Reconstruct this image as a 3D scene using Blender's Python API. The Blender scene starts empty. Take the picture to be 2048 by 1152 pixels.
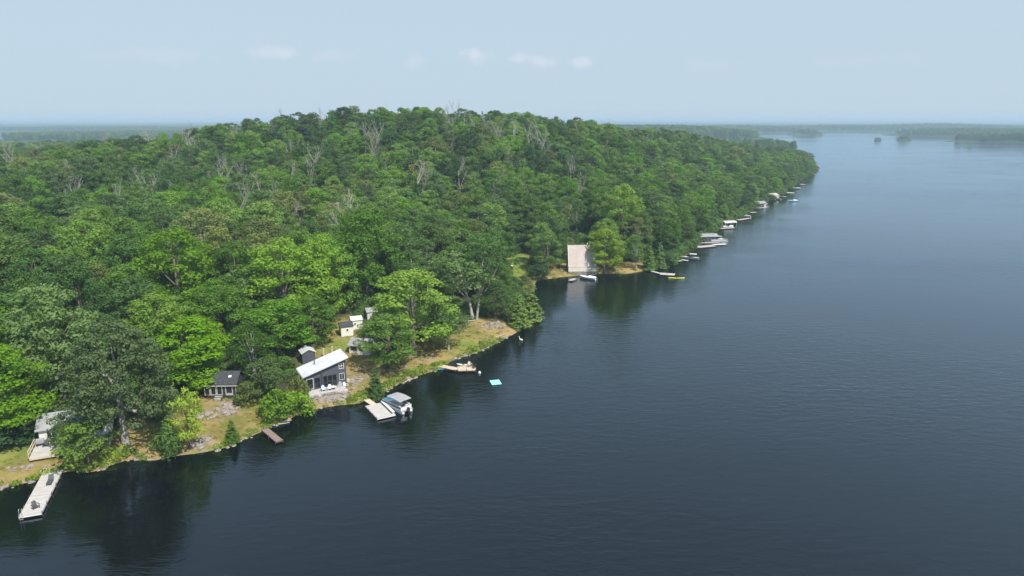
import bpy, math, random
import numpy as np
from mathutils import Vector, Matrix

# ------------------------------------------------------------------ camera, sky, sun, exposure
SC = bpy.context.scene
COL = SC.collection
CAMZ = 50.0
F = 1365.0                                   # focal length in photograph pixels (24 mm on 36 mm at 2048 px)
PITCH = math.atan((576 - 241) / F)
CP, SP = math.cos(PITCH), math.sin(PITCH)
cam_d = bpy.data.cameras.new('camera')
cam_d.sensor_width = 36.0
cam_d.lens = 36.0 * F / 2048.0
cam_d.clip_start = 0.5
cam_d.clip_end = 60000.0
cam = bpy.data.objects.new('camera', cam_d)
COL.objects.link(cam)
cam.location = (0, 0, CAMZ)
cam.rotation_euler = (math.pi / 2 - PITCH, 0, 0)
SC.camera = cam

SUN_EL = math.radians(54)
SUN_AZ = math.radians(138)                   # clockwise from +Y (the view direction): right and a little behind
sun_dir = Vector((math.sin(SUN_AZ) * math.cos(SUN_EL), math.cos(SUN_AZ) * math.cos(SUN_EL), math.sin(SUN_EL)))
sun_d = bpy.data.lights.new('sun', 'SUN')
sun_d.energy = 4.6
sun_d.angle = math.radians(0.6)
sun_d.color = (1.0, 0.95, 0.87)
sun = bpy.data.objects.new('sun', sun_d)
COL.objects.link(sun)
sun.location = (200, -100, 300)
sun.rotation_euler = (-sun_dir).to_track_quat('-Z', 'Y').to_euler()

SC.view_settings.view_transform = 'Standard'
SC.view_settings.look = 'None'
SC.view_settings.gamma = 1.0
SC.view_settings.exposure = 0.4
SC.view_settings.use_curve_mapping = False
SC.render.engine = 'CYCLES'
SC.cycles.use_denoising = True
SC.cycles.max_bounces = 6
SC.cycles.diffuse_bounces = 2
SC.cycles.glossy_bounces = 2
SC.cycles.transmission_bounces = 2
SC.cycles.transparent_max_bounces = 4
SC.cycles.volume_bounces = 0
SC.cycles.caustics_reflective = False
SC.cycles.caustics_refractive = False

def world_sky():
    w = bpy.data.worlds.new('World')
    SC.world = w
    w.use_nodes = True
    nt = w.node_tree
    N, L = nt.nodes, nt.links
    N.clear()
    out = N.new('ShaderNodeOutputWorld')
    bg = N.new('ShaderNodeBackground')
    bg.inputs['Strength'].default_value = SKY_STRENGTH
    L.new(bg.outputs[0], out.inputs['Surface'])
    sky = N.new('ShaderNodeTexSky')
    sky.sky_type = 'NISHITA'
    sky.sun_disc = False
    sky.sun_elevation = SUN_EL
    sky.sun_rotation = SUN_AZ
    sky.altitude = 100
    sky.air_density = 1.0
    sky.dust_density = 0.6
    sky.ozone_density = 3.0
    # summer humidity: the clear sky is veiled by an even milky layer
    veil = N.new('ShaderNodeMixRGB')
    veil.inputs['Color2'].default_value = (*SKY_MILK, 1)
    L.new(sky.outputs[0], veil.inputs['Color1'])
    tc = N.new('ShaderNodeTexCoord')
    sep = N.new('ShaderNodeSeparateXYZ'); L.new(tc.outputs['Generated'], sep.inputs[0])
    vr = N.new('ShaderNodeMapRange'); vr.interpolation_type = 'SMOOTHSTEP'; L.new(sep.outputs['Z'], vr.inputs['Value'])
    vr.inputs['From Min'].default_value = 0.0; vr.inputs['From Max'].default_value = 0.85
    vr.inputs['To Min'].default_value = SKY_VEIL[0]; vr.inputs['To Max'].default_value = SKY_VEIL[1]
    L.new(vr.outputs[0], veil.inputs['Fac'])
    # a few small fair-weather clouds, as directions (x, y, z), half width, half height, opacity
    clouds = CLOUDS
    noise = N.new('ShaderNodeTexNoise')
    noise.inputs['Scale'].default_value = 34.0
    noise.inputs['Detail'].default_value = 6.0
    noise.inputs['Roughness'].default_value = 0.6
    mp = N.new('ShaderNodeMapping')
    mp.inputs['Scale'].default_value = (1, 1, 1.9)
    L.new(tc.outputs['Generated'], mp.inputs['Vector'])
    L.new(mp.outputs[0], noise.inputs['Vector'])
    prev = None
    for (px, py, hw, hh, op) in clouds:
        u = (px - 1024) / F; v = (576 - py) / F
        d = Vector((u, CP + v * SP, v * CP - SP)).normalized()
        sub = N.new('ShaderNodeVectorMath'); sub.operation = 'SUBTRACT'
        L.new(tc.outputs['Generated'], sub.inputs[0]); sub.inputs[1].default_value = d
        mul = N.new('ShaderNodeVectorMath'); mul.operation = 'MULTIPLY'
        L.new(sub.outputs[0], mul.inputs[0])
        k = F / hw
        mul.inputs[1].default_value = (k, k, F / hh)
        ln = N.new('ShaderNodeVectorMath'); ln.operation = 'LENGTH'
        L.new(mul.outputs[0], ln.inputs[0])
        ad = N.new('ShaderNodeMath'); ad.operation = 'MULTIPLY_ADD'
        L.new(noise.outputs['Fac'], ad.inputs[0]); ad.inputs[1].default_value = 2.6
        L.new(ln.outputs['Value'], ad.inputs[2])
        mr = N.new('ShaderNodeMapRange')
        mr.interpolation_type = 'SMOOTHSTEP'
        L.new(ad.outputs[0], mr.inputs['Value'])
        mr.inputs['From Min'].default_value = 2.15
        mr.inputs['From Max'].default_value = 1.3
        mr.inputs['To Min'].default_value = 0.0
        mr.inputs['To Max'].default_value = op
        if prev is None:
            prev = mr.outputs[0]
        else:
            mx = N.new('ShaderNodeMath'); mx.operation = 'MAXIMUM'
            L.new(prev, mx.inputs[0]); L.new(mr.outputs[0], mx.inputs[1])
            prev = mx.outputs[0]
    cl = N.new('ShaderNodeMixRGB')
    L.new(prev, cl.inputs['Fac'])
    L.new(veil.outputs[0], cl.inputs['Color1'])
    cl.inputs['Color2'].default_value = (*CLOUD_COL, 1)
    L.new(cl.outputs[0], bg.inputs['Color'])

SKY_STRENGTH = 0.13
SKY_VEIL = (0.97, 0.55)                     # thick near the horizon, thin overhead
SKY_MILK = (3.10, 3.86, 4.52)                   # before the strength above
CLOUD_COL = (4.35, 4.65, 5.1)
CLOUDS = [(545, 103, 52, 20, .5), (655, 112, 54, 17, .28), (330, 112, 110, 18, .2), (190, 116, 60, 14, .12), (950, 112, 52, 21, .62),
          (1042, 117, 30, 17, .5), (1086, 122, 70, 16, .5), (1158, 126, 30, 16, .55), (832, 124, 28, 15, .25), (1420, 130, 90, 17, .12), (1750, 120, 120, 18, .1)]
world_sky()

# ------------------------------------------------------------------ helpers
def ray(px, py):
    u = (px - 1024) / F; v = (576 - py) / F
    return u, CP + v * SP, v * CP - SP
def flat(px, py, z=0.0):
    """point of the level z that the photograph shows at a pixel"""
    d = ray(px, py); t = (z - CAMZ) / d[2]
    return Vector((d[0] * t, d[1] * t, z))
def proj(x, y, z):
    zz = z - CAMZ; dep = y * CP - zz * SP; up = y * SP + zz * CP
    return 1024 + F * x / dep, 576 - F * up / dep, dep

def link(o, parent=None):
    COL.objects.link(o)
    if parent is not None:
        o.parent = parent
    return o
def tag(o, label=None, cat=None, group=None, kind=None):
    if label: o['label'] = label
    if cat: o['category'] = cat
    if group: o['group'] = group
    if kind: o['kind'] = kind
    return o
def empty(name, loc, rz=0.0, label=None, cat=None, group=None, scale=None):
    o = bpy.data.objects.new(name, None)
    o.empty_display_size = 0.3
    link(o); o.location = loc; o.rotation_euler = (0, 0, rz)
    if scale: o.scale = scale
    return tag(o, label, cat, group)
def copy_tree(o, parent=None):
    c = o.copy(); COL.objects.link(c); c.parent = parent
    for ch in o.children:
        copy_tree(ch, c)
    return c

class MB:
    def __init__(s): s.v = []; s.f = []; s.smooth = False
    def poly(s, pts):
        i = len(s.v); s.v += [tuple(p) for p in pts]; s.f.append(tuple(range(i, i + len(pts)))); return s
    def hexa(s, p):                          # 8 points: bottom ring then top ring
        i = len(s.v); s.v += [tuple(q) for q in p]
        for f in ((3, 2, 1, 0), (4, 5, 6, 7), (0, 1, 5, 4), (1, 2, 6, 5), (2, 3, 7, 6), (3, 0, 4, 7)):
            s.f.append(tuple(i + k for k in f))
        return s
    def box(s, x0, x1, y0, y1, z0, z1):
        return s.hexa([(x0, y0, z0), (x1, y0, z0), (x1, y1, z0), (x0, y1, z0), (x0, y0, z1), (x1, y0, z1), (x1, y1, z1), (x0, y1, z1)])
    def prism(s, ring, vec):                 # extrude a polygon (3D points) along vec
        n = len(ring); i = len(s.v); vec = Vector(vec)
        s.v += [tuple(p) for p in ring] + [tuple(Vector(p) + vec) for p in ring]
        s.f.append(tuple(range(i + n - 1, i - 1, -1))); s.f.append(tuple(range(i + n, i + 2 * n)))
        for k in range(n):
            k2 = (k + 1) % n
            s.f.append((i + k, i + k2, i + n + k2, i + n + k))
        return s
    def tube(s, pts, rad, n=6, cap=True):
        pts = [Vector(p) for p in pts]; i0 = len(s.v); m = len(pts)
        for k, p in enumerate(pts):
            a = pts[max(0, k - 1)]; b = pts[min(m - 1, k + 1)]
            t = (b - a)
            if t.length < 1e-6: t = Vector((0, 0, 1))
            t.normalize()
            up = Vector((1, 0, 0)) if abs(t.x) < 0.8 else Vector((0, 1, 0))
            u = t.cross(up).normalized(); w = t.cross(u)
            r = rad[k] if isinstance(rad, (list, tuple)) else rad
            for j in range(n):
                a_ = 2 * math.pi * j / n
                s.v.append(tuple(p + (u * math.cos(a_) + w * math.sin(a_)) * r))
        for k in range(m - 1):
            for j in range(n):
                j2 = (j + 1) % n
                s.f.append((i0 + k * n + j, i0 + k * n + j2, i0 + (k + 1) * n + j2, i0 + (k + 1) * n + j))
        if cap:
            s.f.append(tuple(i0 + j for j in reversed(range(n)))); s.f.append(tuple(i0 + (m - 1) * n + j for j in range(n)))
        return s
    def mesh(s, name, mat=None):
        me = bpy.data.meshes.new(name)
        me.from_pydata(s.v, [], s.f)
        if mat: me.materials.append(mat)
        if s.smooth: me.polygons.foreach_set('use_smooth', [True] * len(me.polygons))
        me.update(); return me
    def build(s, name, mat, parent=None, bevel=0.0):
        o = bpy.data.objects.new(name, s.mesh(name, mat)); link(o, parent)
        if bevel:
            b = o.modifiers.new('edge', 'BEVEL'); b.width = bevel; b.segments = 1
        return o

def np_mesh(name, verts, quads, mats=(), smooth=False):
    me = bpy.data.meshes.new(name)
    nv, nf = len(verts), len(quads); k = quads.shape[1]
    me.vertices.add(nv); me.vertices.foreach_set('co', np.ascontiguousarray(verts, np.float32).ravel())
    me.loops.add(nf * k); me.loops.foreach_set('vertex_index', np.ascontiguousarray(quads, np.int32).ravel())
    me.polygons.add(nf); me.polygons.foreach_set('loop_start', np.arange(0, nf * k, k, dtype=np.int32))
    if smooth: me.polygons.foreach_set('use_smooth', np.ones(nf, bool))
    for m in mats: me.materials.append(m)
    me.update(); me.validate(); return me

# ------------------------------------------------------------------ materials
class NT:
    def __init__(s, name):
        s.m = bpy.data.materials.new(name); s.m.use_nodes = True
        s.N = s.m.node_tree.nodes; s.L = s.m.node_tree.links; s.N.clear()
        s.out = s.N.new('ShaderNodeOutputMaterial')
    def n(s, t, **kw):
        x = s.N.new(t)
        for k, v in kw.items(): setattr(x, k, v)
        return x
    def noise(s, scale, detail=3.0, rough=0.55, vec=None, dist=0.0):
        x = s.n('ShaderNodeTexNoise'); x.inputs['Scale'].default_value = scale; x.inputs['Detail'].default_value = detail
        x.inputs['Roughness'].default_value = rough; x.inputs['Distortion'].default_value = dist
        if vec is not None: s.L.new(vec, x.inputs['Vector'])
        return x.outputs['Fac']
    def rng(s, v, a, b, c=0.0, d=1.0):
        x = s.n('ShaderNodeMapRange'); s.L.new(v, x.inputs['Value'])
        for k, q in zip(('From Min', 'From Max', 'To Min', 'To Max'), (a, b, c, d)): x.inputs[k].default_value = q
        return x.outputs[0]
    def mix(s, f, a, b, mode='MIX'):
        x = s.n('ShaderNodeMixRGB', blend_type=mode)
        for k, q in zip(('Fac', 'Color1', 'Color2'), (f, a, b)):
            if isinstance(q, (int, float)): x.inputs[k].default_value = q
            elif isinstance(q, (tuple, list)): x.inputs[k].default_value = (*q[:3], 1)
            else: s.L.new(q, x.inputs[k])
        return x.outputs[0]
    def math(s, op, a, b):
        x = s.n('ShaderNodeMath', operation=op)
        for k, q in enumerate((a, b)):
            if isinstance(q, (int, float)): x.inputs[k].default_value = q
            else: s.L.new(q, x.inputs[k])
        return x.outputs[0]
    def bump(s, h, strength, dist=0.1):
        x = s.n('ShaderNodeBump'); x.inputs['Strength'].default_value = strength; x.inputs['Distance'].default_value = dist
        s.L.new(h, x.inputs['Height']); return x.outputs[0]
    def principled(s, col, rough=0.8, spec=0.3, normal=None, metal=0.0):
        p = s.n('ShaderNodeBsdfPrincipled')
        if isinstance(col, (tuple, list)): p.inputs['Base Color'].default_value = (*col[:3], 1)
        else: s.L.new(col, p.inputs['Base Color'])
        if isinstance(rough, (int, float)): p.inputs['Roughness'].default_value = rough
        else: s.L.new(rough, p.inputs['Roughness'])
        p.inputs['Specular IOR Level'].default_value = spec; p.inputs['Metallic'].default_value = metal
        if normal is not None: s.L.new(normal, p.inputs['Normal'])
        return p
    def done(s, sh): s.L.new(sh.outputs[0], s.out.inputs['Surface']); return s.m

def worn(name, c1, c2, scale=3.0, rough=0.75, spec=0.3, bump=0.0, bscale=30.0, metal=0.0, stretch=None):
    """paint, wood or stone: two tones broken up by noise, with a fine relief"""
    t = NT(name); tc = t.n('ShaderNodeTexCoord')
    vec = tc.outputs['Object']
    if stretch:
        mp = t.n('ShaderNodeMapping'); mp.inputs['Scale'].default_value = stretch
        t.L.new(vec, mp.inputs['Vector']); vec = mp.outputs[0]
    f = t.rng(t.noise(scale, 5, 0.6, vec), 0.32, 0.68)
    col = t.mix(f, c1, c2)
    nrm = t.bump(t.noise(bscale, 3, 0.6, vec), bump, 0.05) if bump else None
    return t.done(t.principled(col, rough, spec, nrm, metal))

def leaf_mat(name, dark, light, back=0.38, var=0.28):
    t = NT(name); oi = t.n('ShaderNodeObjectInfo'); ge = t.n('ShaderNodeNewGeometry')
    f = t.math('ADD', t.math('MULTIPLY', ge.outputs['Random Per Island'], 0.45), t.math('MULTIPLY', oi.outputs['Random'], 0.55))
    g = 1.42
    dark = tuple(c * g for c in dark); light = tuple(c * g for c in light)
    col = t.mix(f, dark, light)
    patch = t.noise(0.013, 3, 0.6, oi.outputs['Location'])
    col = t.mix(t.rng(patch, 0.35, 0.65, 0.0, 0.5), col, light)
    hs = t.n('ShaderNodeHueSaturation')
    rnd = t.n('ShaderNodeTexWhiteNoise', noise_dimensions='3D'); t.L.new(oi.outputs['Location'], rnd.inputs['Vector'])
    t.L.new(t.rng(rnd.outputs['Value'], 0, 1, 0.490, 0.507), hs.inputs['Hue'])
    t.L.new(t.rng(oi.outputs['Random'], 0, 1, 1 - var, 1 + var), hs.inputs['Value'])
    t.L.new(t.rng(rnd.outputs['Value'], 0, 1, 0.88, 1.06), hs.inputs['Saturation'])
    t.L.new(col, hs.inputs['Color'])
    p = t.principled(hs.outputs[0], 0.62, 0.25)
    tr = t.n('ShaderNodeBsdfTranslucent'); 
    tcol = t.mix(1.0, hs.outputs[0], (1.25, 1.2, 0.5), 'MULTIPLY'); t.L.new(tcol, tr.inputs['Color'])
    mx = t.n('ShaderNodeMixShader'); mx.inputs[0].default_value = back
    t.L.new(p.outputs[0], mx.inputs[1]); t.L.new(tr.outputs[0], mx.inputs[2])
    return t.done(mx)

M = {}
M['maple'] = leaf_mat('maple_leaves', (.050, .112, .013), (.104, .195, .020))
M['maple_bright'] = leaf_mat('bright_maple_leaves', (.082, .172, .010), (.142, .245, .016), var=.15)
M['maple_lime'] = leaf_mat('lime_leaves', (.15, .225, .022), (.225, .305, .035), var=.12)
M['oak'] = leaf_mat('oak_leaves', (.034, .074, .020), (.066, .126, .028))
M['oak_grey'] = leaf_mat('grey_green_oak_leaves', (.044, .080, .026), (.074, .120, .036), var=.15)
M['birch'] = leaf_mat('birch_leaves', (.055, .105, .025), (.092, .165, .035))
M['olive'] = leaf_mat('olive_leaves', (.085, .115, .026), (.135, .165, .045), var=.2)
M['cedar'] = leaf_mat('cedar_leaves', (.075, .135, .018), (.125, .195, .026), back=.15, var=.15)
M['conifer'] = leaf_mat('conifer_needles', (.020, .052, .016), (.040, .088, .022), back=.1)
M['reed'] = leaf_mat('shore_plants', (.10, .17, .02), (.20, .27, .035), var=.3)
M['drygrass'] = leaf_mat('dry_grass_blades', (.17, .15, .045), (.28, .23, .075), var=.3)
M['bark'] = worn('bark', (.10, .085, .07), (.2, .175, .15), 4, .9, .1)
M['bark_pale'] = worn('pale_bark', (.26, .24, .215), (.42, .40, .365), 3, .85, .1)
M['deadwood'] = worn('dead_wood', (.29, .27, .245), (.44, .415, .385), 2, .9, .1)
M['rock'] = worn('granite', (.17, .15, .14), (.36, .33, .31), 1.6, .9, .2, .6, 8)
M['rock_pink'] = worn('pink_granite', (.20, .165, .15), (.36, .30, .275), 1.6, .9, .2, .6, 8)
M['wood_grey'] = worn('weathered_boards', (.36, .34, .315), (.56, .535, .50), 1.5, .85, .2, .3, 20, stretch=(.5, 6, 6))
M['wood_tan'] = worn('tan_boards', (.46, .37, .27), (.66, .56, .44), 1.5, .85, .2, .3, 20, stretch=(.5, 6, 6))
M['wood_brown'] = worn('red_brown_boards', (.17, .125, .105), (.29, .22, .19), 1.5, .85, .2, .3, 20, stretch=(.5, 6, 6))
M['wood_dark'] = worn('dark_posts', (.07, .06, .05), (.13, .11, .09), 3, .85, .2)
M['white'] = worn('white_paint', (.70, .70, .67), (.80, .80, .78), 1.5, .6, .3)
M['dull_white'] = worn('dull_white_paint', (.40, .40, .385), (.55, .55, .53), 1.2, .7, .3)  # toned-down white: far boats, and shade painted into the dark cabin's trim
M['cream'] = worn('cream_paint', (.66, .63, .50), (.76, .73, .62), 1.5, .6, .3)
M['white_metal'] = worn('white_roof_metal', (.48, .49, .505), (.66, .67, .685), .5, .42, .4)
M['chalet_roof'] = worn('pale_rose_shingles', (.42, .355, .315), (.52, .455, .415), .5, .85, .2, .6, 9)
M['grey_roof'] = worn('grey_roof_metal', (.22, .225, .23), (.34, .345, .35), 1.0, .5, .4)
M['dark_roof'] = worn('dark_shingles', (.040, .042, .048), (.075, .077, .085), 2.5, .85, .2, .6, 14)
M['siding_grey'] = worn('slate_siding', (.070, .074, .09), (.095, .10, .118), 1.2, .7, .3, .5, 4, stretch=(.2, .2, 8))
M['siding_dark'] = worn('charcoal_siding', (.028, .03, .034), (.05, .052, .058), 1.2, .7, .3, .5, 4, stretch=(.2, .2, 8))
M['siding_white'] = worn('white_siding', (.66, .66, .60), (.80, .80, .74), 1.0, .7, .3, .4, 4, stretch=(.2, .2, 8))
M['siding_pale'] = worn('pale_grey_siding', (.50, .50, .48), (.62, .62, .60), 1.0, .7, .3, .4, 4, stretch=(.2, .2, 8))
M['concrete'] = worn('concrete', (.38, .36, .34), (.5, .48, .46), 1.2, .9, .2, .4, 10)
def _glass():
    t = NT('window_glass'); return t.done(t.principled((.012, .016, .02), .06, .6))
M['glass'] = _glass()
M['black'] = worn('black_plastic', (.02, .02, .022), (.045, .045, .048), 2, .55, .4)
M['charcoal'] = worn('charcoal_plastic', (.055, .06, .065), (.09, .095, .10), 2, .6, .3)
M['canvas'] = worn('grey_canvas', (.27, .275, .28), (.36, .365, .37), 1.2, .85, .2)
M['alu'] = worn('aluminium', (.55, .56, .57), (.68, .69, .7), 2, .35, .5, metal=.6)
M['navy'] = worn('navy_panels', (.02, .025, .05), (.035, .04, .075), 2, .4, .5)
M['blue'] = worn('blue_vinyl', (.03, .20, .36), (.06, .30, .46), 2, .5, .4)
M['turquoise'] = worn('turquoise_foam', (.24, .72, .66), (.34, .82, .75), 1.5, .6, .3)
M['skyblue'] = worn('pale_blue_gelcoat', (.45, .66, .8), (.6, .78, .88), 1.5, .5, .4)
M['yellow'] = worn('yellow_plastic', (.60, .62, .05), (.75, .74, .12), 1.5, .5, .4)
M['amber'] = worn('amber_paint', (.48, .27, .035), (.62, .37, .06), 1.5, .6, .3)
M['orange'] = worn('rust_orange', (.45, .17, .05), (.6, .27, .1), 1.5, .6, .3)

# ------------------------------------------------------------------ terrain
SHORE_A = [(0,975),(60,962),(120,945),(180,942),(215,932),(260,918),(300,922),(380,908),(440,897),(500,872),(560,846),(600,826),(650,813),(720,806),(740,798),(775,780),(830,755),(880,738),(905,720),(960,702),(1020,670),(1055,650),(1075,630)]
SHORE_B = [(1062,590),(1075,562),(1120,554),(1190,548),(1260,546),(1310,540),(1345,528),(1370,514),(1400,488),(1445,452),(1480,437),(1520,410),(1560,393),(1580,378),(1600,360),(1625,350),(1634,338)]
LAND = [(-900, -260), (-400, -70), (-200, 15), (-110, 62)] + [tuple(flat(*p))[:2] for p in SHORE_A + SHORE_B] + [(330, 780), (300, 850), (200, 930), (-100, 1050), (-1100, 1150), (-1500, 400)]
LAND = np.array(LAND)
_r = np.random.default_rng(5)
_W = [(_r.uniform(0, 6.28), _r.uniform(0, 6.28)) for _ in range(24)]
def wob(x, y, wl, k=0, n=5):
    """smooth value in about -1..1 with features of the given wavelength"""
    s = 0
    for i in range(n):
        a, p = _W[(i + k) % 24]
        q = wl * (0.75 + 0.17 * i)
        s = s + np.sin((x * math.cos(a) + y * math.sin(a)) * 6.283 / q + p)
    return s / n * 1.3
def sdf(x, y, P=LAND):
    best = np.full(x.shape, 1e9); ins = np.zeros(x.shape, bool); n = len(P)
    for i in range(n):
        ax, ay = P[i]; bx, by = P[(i + 1) % n]; dx, dy = bx - ax, by - ay
        t = np.clip(((x - ax) * dx + (y - ay) * dy) / (dx * dx + dy * dy), 0, 1)
        best = np.minimum(best, np.hypot(x - ax - t * dx, y - ay - t * dy))
        if by != ay:
            ins ^= ((ay > y) != (by > y)) & (x < (bx - ax) * (y - ay) / (by - ay) + ax)
    return np.where(ins, best, -best)
def ss(x, a, b):
    t = np.clip((x - a) / (b - a), 0, 1); return t * t * (3 - 2 * t)
HILLS = [(-90, 400, 27, 110, 95), (-270, 330, 8.5, 140, 120), (40, 430, 16, 95, 110), (130, 580, 15, 130, 150), (-330, 700, 4, 200, 200)]
def height_d(x, y):
    d = sdf(x, y) + 0.7 * wob(x, y, 7, 3)
    dp = np.maximum(d, 0)
    h = np.where(d < 0, np.maximum(d * 0.3, -4), 0.9 * (1 - np.exp(-dp / 2.2)) + 0.065 * np.minimum(dp, 90))
    g = 0
    for (cx, cy, a, sx, sy) in HILLS: g = g + a * np.exp(-((x - cx) / sx) ** 2 - ((y - cy) / sy) ** 2)
    h = h + g * ss(d, 10, 110)
    h = h + (0.16 * wob(x, y, 9, 1) + 0.08 * wob(x, y, 3.5, 7)) * ss(d, 0.5, 6) + (0.5 * wob(x, y, 24, 2) + 1.2 * wob(x, y, 70, 4)) * ss(d, 40, 90)
    return h, d
def gz(x, y):
    return float(height_d(np.array([x], float), np.array([y], float))[0][0])
def onland(px, py, off=0.0):
    """first point of the ground (raised by off) that the ray through a pixel meets"""
    d = ray(px, py)
    ys = np.concatenate([np.arange(70, 300, 0.5), np.arange(300, 1000, 2.0)])
    t = ys / d[1]; x = d[0] * t; z = CAMZ + d[2] * t
    h = height_d(x, ys)[0] + off
    i = np.argmax(z <= h)
    if z[i] > h[i]: i = len(ys) - 1
    return Vector((float(x[i]), float(ys[i]), float(h[i] - off)))

# open ground (lawns and dry banks) and stony ground, as ground polygons read off the photograph
def ground_poly(pp, z=2.5): return np.array([tuple(flat(a, b, z))[:2] for a, b in pp])
LAWN = [ground_poly([(-80, 900), (40, 885), (110, 880), (215, 880), (265, 830), (330, 850), (390, 795), (470, 780), (520, 800), (600, 770), (600, 715), (640, 665), (700, 640), (745, 670), (760, 720), (840, 680), (905, 665), (940, 632), (1000, 625), (1080, 620), (1080, 700), (900, 745), (740, 830), (560, 880), (400, 930), (200, 960), (-80, 1000)], 2.0),
        ground_poly([(1010, 512), (1060, 508), (1062, 545), (1000, 556)], 2.5),
        ground_poly([(1070, 535), (1140, 525), (1330, 528), (1345, 545), (1200, 560), (1070, 566)], 1.0)]

def ground_material():
    t = NT('lakeside_ground'); tc = t.n('ShaderNodeTexCoord'); g = tc.outputs['Object']
    at = t.n('ShaderNodeAttribute', attribute_name='open'); st = t.n('ShaderNodeAttribute', attribute_name='stony')
    big = t.noise(0.10, 4, 0.6, g); mid = t.noise(0.45, 4, 0.65, g); fine = t.noise(5.0, 4, 0.7, g)
    grass = t.mix(t.rng(big, .40, .60), (.165, .160, .038), (.35, .250, .100))
    grass = t.mix(t.rng(mid, .5, .7), grass, (.41, .285, .145))
    grass = t.mix(t.rng(fine, .3, .7, 0, .5), grass, (.17, .16, .055))
    lu = t.n('ShaderNodeAttribute', attribute_name='lush')
    grass = t.mix(lu.outputs['Fac'], grass, t.mix(t.rng(mid, .35, .65), (.13, .20, .03), (.20, .25, .045)))
    litter = t.mix(t.rng(mid, .35, .65), (.055, .045, .03), (.05, .065, .02))
    col = t.mix(at.outputs['Fac'], litter, grass)
    stone = t.mix(t.rng(fine, .35, .65), (.17, .135, .10), (.38, .31, .24))
    col = t.mix(t.math('MULTIPLY', st.outputs['Fac'], t.rng(mid, .38, .6, .1, .75)), col, stone)
    return t.done(t.principled(col, .95, .1, t.bump(fine, .7, .25)))
M['ground'] = ground_material()

def smooth_in(x, y, P, w): return ss(sdf(x, y, P), -w, w)
STONY = [(onland(440, 822), 4.5), (onland(480, 800), 2.5), (onland(680, 795), 4.0), (onland(640, 800), 3.0), (onland(985, 652), 4.0), (onland(1010, 650), 3.0),
         (onland(700, 760), 4.0), (onland(735, 745), 4.0), (onland(850, 712), 4.0), (onland(400, 885), 3.0), (onland(800, 745), 3.0), (onland(640, 690), 3.0)]
def build_ground():
    xs = np.concatenate([np.arange(-1500, -330, 30), np.arange(-330, -90, 6.0), np.arange(-90, 40, 1.0), np.arange(40, 340, 4.0), [352, 380, 420, 470]])
    ys = np.concatenate([np.arange(-260, 60, 20), np.arange(60, 84, 3), np.arange(84, 190, 1.0), np.arange(190, 300, 2.0), np.arange(300, 800, 5.0), np.arange(800, 1170, 15)])
    X, Y = np.meshgrid(xs, ys); x, y = X.ravel(), Y.ravel()
    h, d = height_d(x, y)
    nx, ny = len(xs), len(ys)
    i = (np.arange(ny - 1)[:, None] * nx + np.arange(nx - 1)[None, :]).ravel()
    q = np.stack([i, i + 1, i + nx + 1, i + nx], 1)
    keep = (d[q].max(1) > -14)
    me = np_mesh('ground', np.stack([x, y, h], 1), q[keep], [M['ground']], True)
    op = np.zeros(len(x)); sto = np.zeros(len(x))
    for P in LAWN: op = np.maximum(op, smooth_in(x, y, P, 2.5))
    for c, r in STONY: sto = np.maximum(sto, 1 - ss(np.hypot(x - c.x, y - c.y), r * .4, r))
    sto = np.maximum(sto, (1 - ss(d, -.1, .7)) * .9)
    lush = smooth_in(x, y, LAWN[1], 2.0)
    for c, r in ((onland(655, 690), 7), (onland(700, 690), 5), (onland(930, 690), 5), (onland(20, 905), 5)): lush = np.maximum(lush, .7 * (1 - ss(np.hypot(x - c.x, y - c.y), r * .4, r)))
    for n_, v_ in (('open', op), ('stony', sto), ('lush', lush)):
        a = me.attributes.new(n_, 'FLOAT', 'POINT'); a.data.foreach_set('value', v_.astype(np.float32))
    o = bpy.data.objects.new('ground', me); link(o); tag(o, kind='structure')
build_ground()

def water_material():
    t = NT('lake_water'); tc = t.n('ShaderNodeTexCoord'); g = tc.outputs['Object']
    mp = t.n('ShaderNodeMapping'); mp.inputs['Rotation'].default_value = (0, 0, math.radians(-18)); mp.inputs['Scale'].default_value = (.55, 1.5, 1)
    t.L.new(g, mp.inputs['Vector'])
    w1 = t.noise(.55, 3, .55, mp.outputs[0], .4); w2 = t.noise(2.2, 2, .5, mp.outputs[0])
    sw = t.noise(.02, 3, .55, g)                                   # gusts: rougher and calmer areas of the surface
    mp2 = t.n('ShaderNodeMapping'); mp2.inputs['Scale'].default_value = (.16, 1.0, 1); t.L.new(g, mp2.inputs['Vector'])
    streak = t.noise(.012, 4, .6, mp2.outputs[0])
    amp = t.math('MULTIPLY', t.rng(sw, .3, .7, .4, 1.5), t.rng(streak, .38, .62, .35, 2.1))
    hgt = t.math('MULTIPLY', t.math('ADD', t.math('MULTIPLY', w1, 1.0), t.math('MULTIPLY', w2, .28)), amp)
    b = t.bump(hgt, WAVE_STRENGTH, WAVE_DIST)
    rough = t.rng(streak, .42, .60, .03, .15)
    fr = t.n('ShaderNodeFresnel'); fr.inputs['IOR'].default_value = 1.33; t.L.new(b, fr.inputs['Normal'])
    gl = t.n('ShaderNodeBsdfGlossy'); gl.inputs['Color'].default_value = (.78, .90, 1.0, 1); t.L.new(rough, gl.inputs['Roughness']); t.L.new(b, gl.inputs['Normal'])
    di = t.n('ShaderNodeBsdfDiffuse'); di.inputs['Color'].default_value = (.0016, .0026, .0030, 1)
    mx = t.n('ShaderNodeMixShader'); t.L.new(t.math('POWER', fr.outputs[0], .80), mx.inputs[0])
    t.L.new(di.outputs[0], mx.inputs[1]); t.L.new(gl.outputs[0], mx.inputs[2])
    return t.done(mx)
WAVE_STRENGTH, WAVE_DIST = 0.5, 0.115
M['water'] = water_material()
mb = MB(); E = 16000.0
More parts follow.
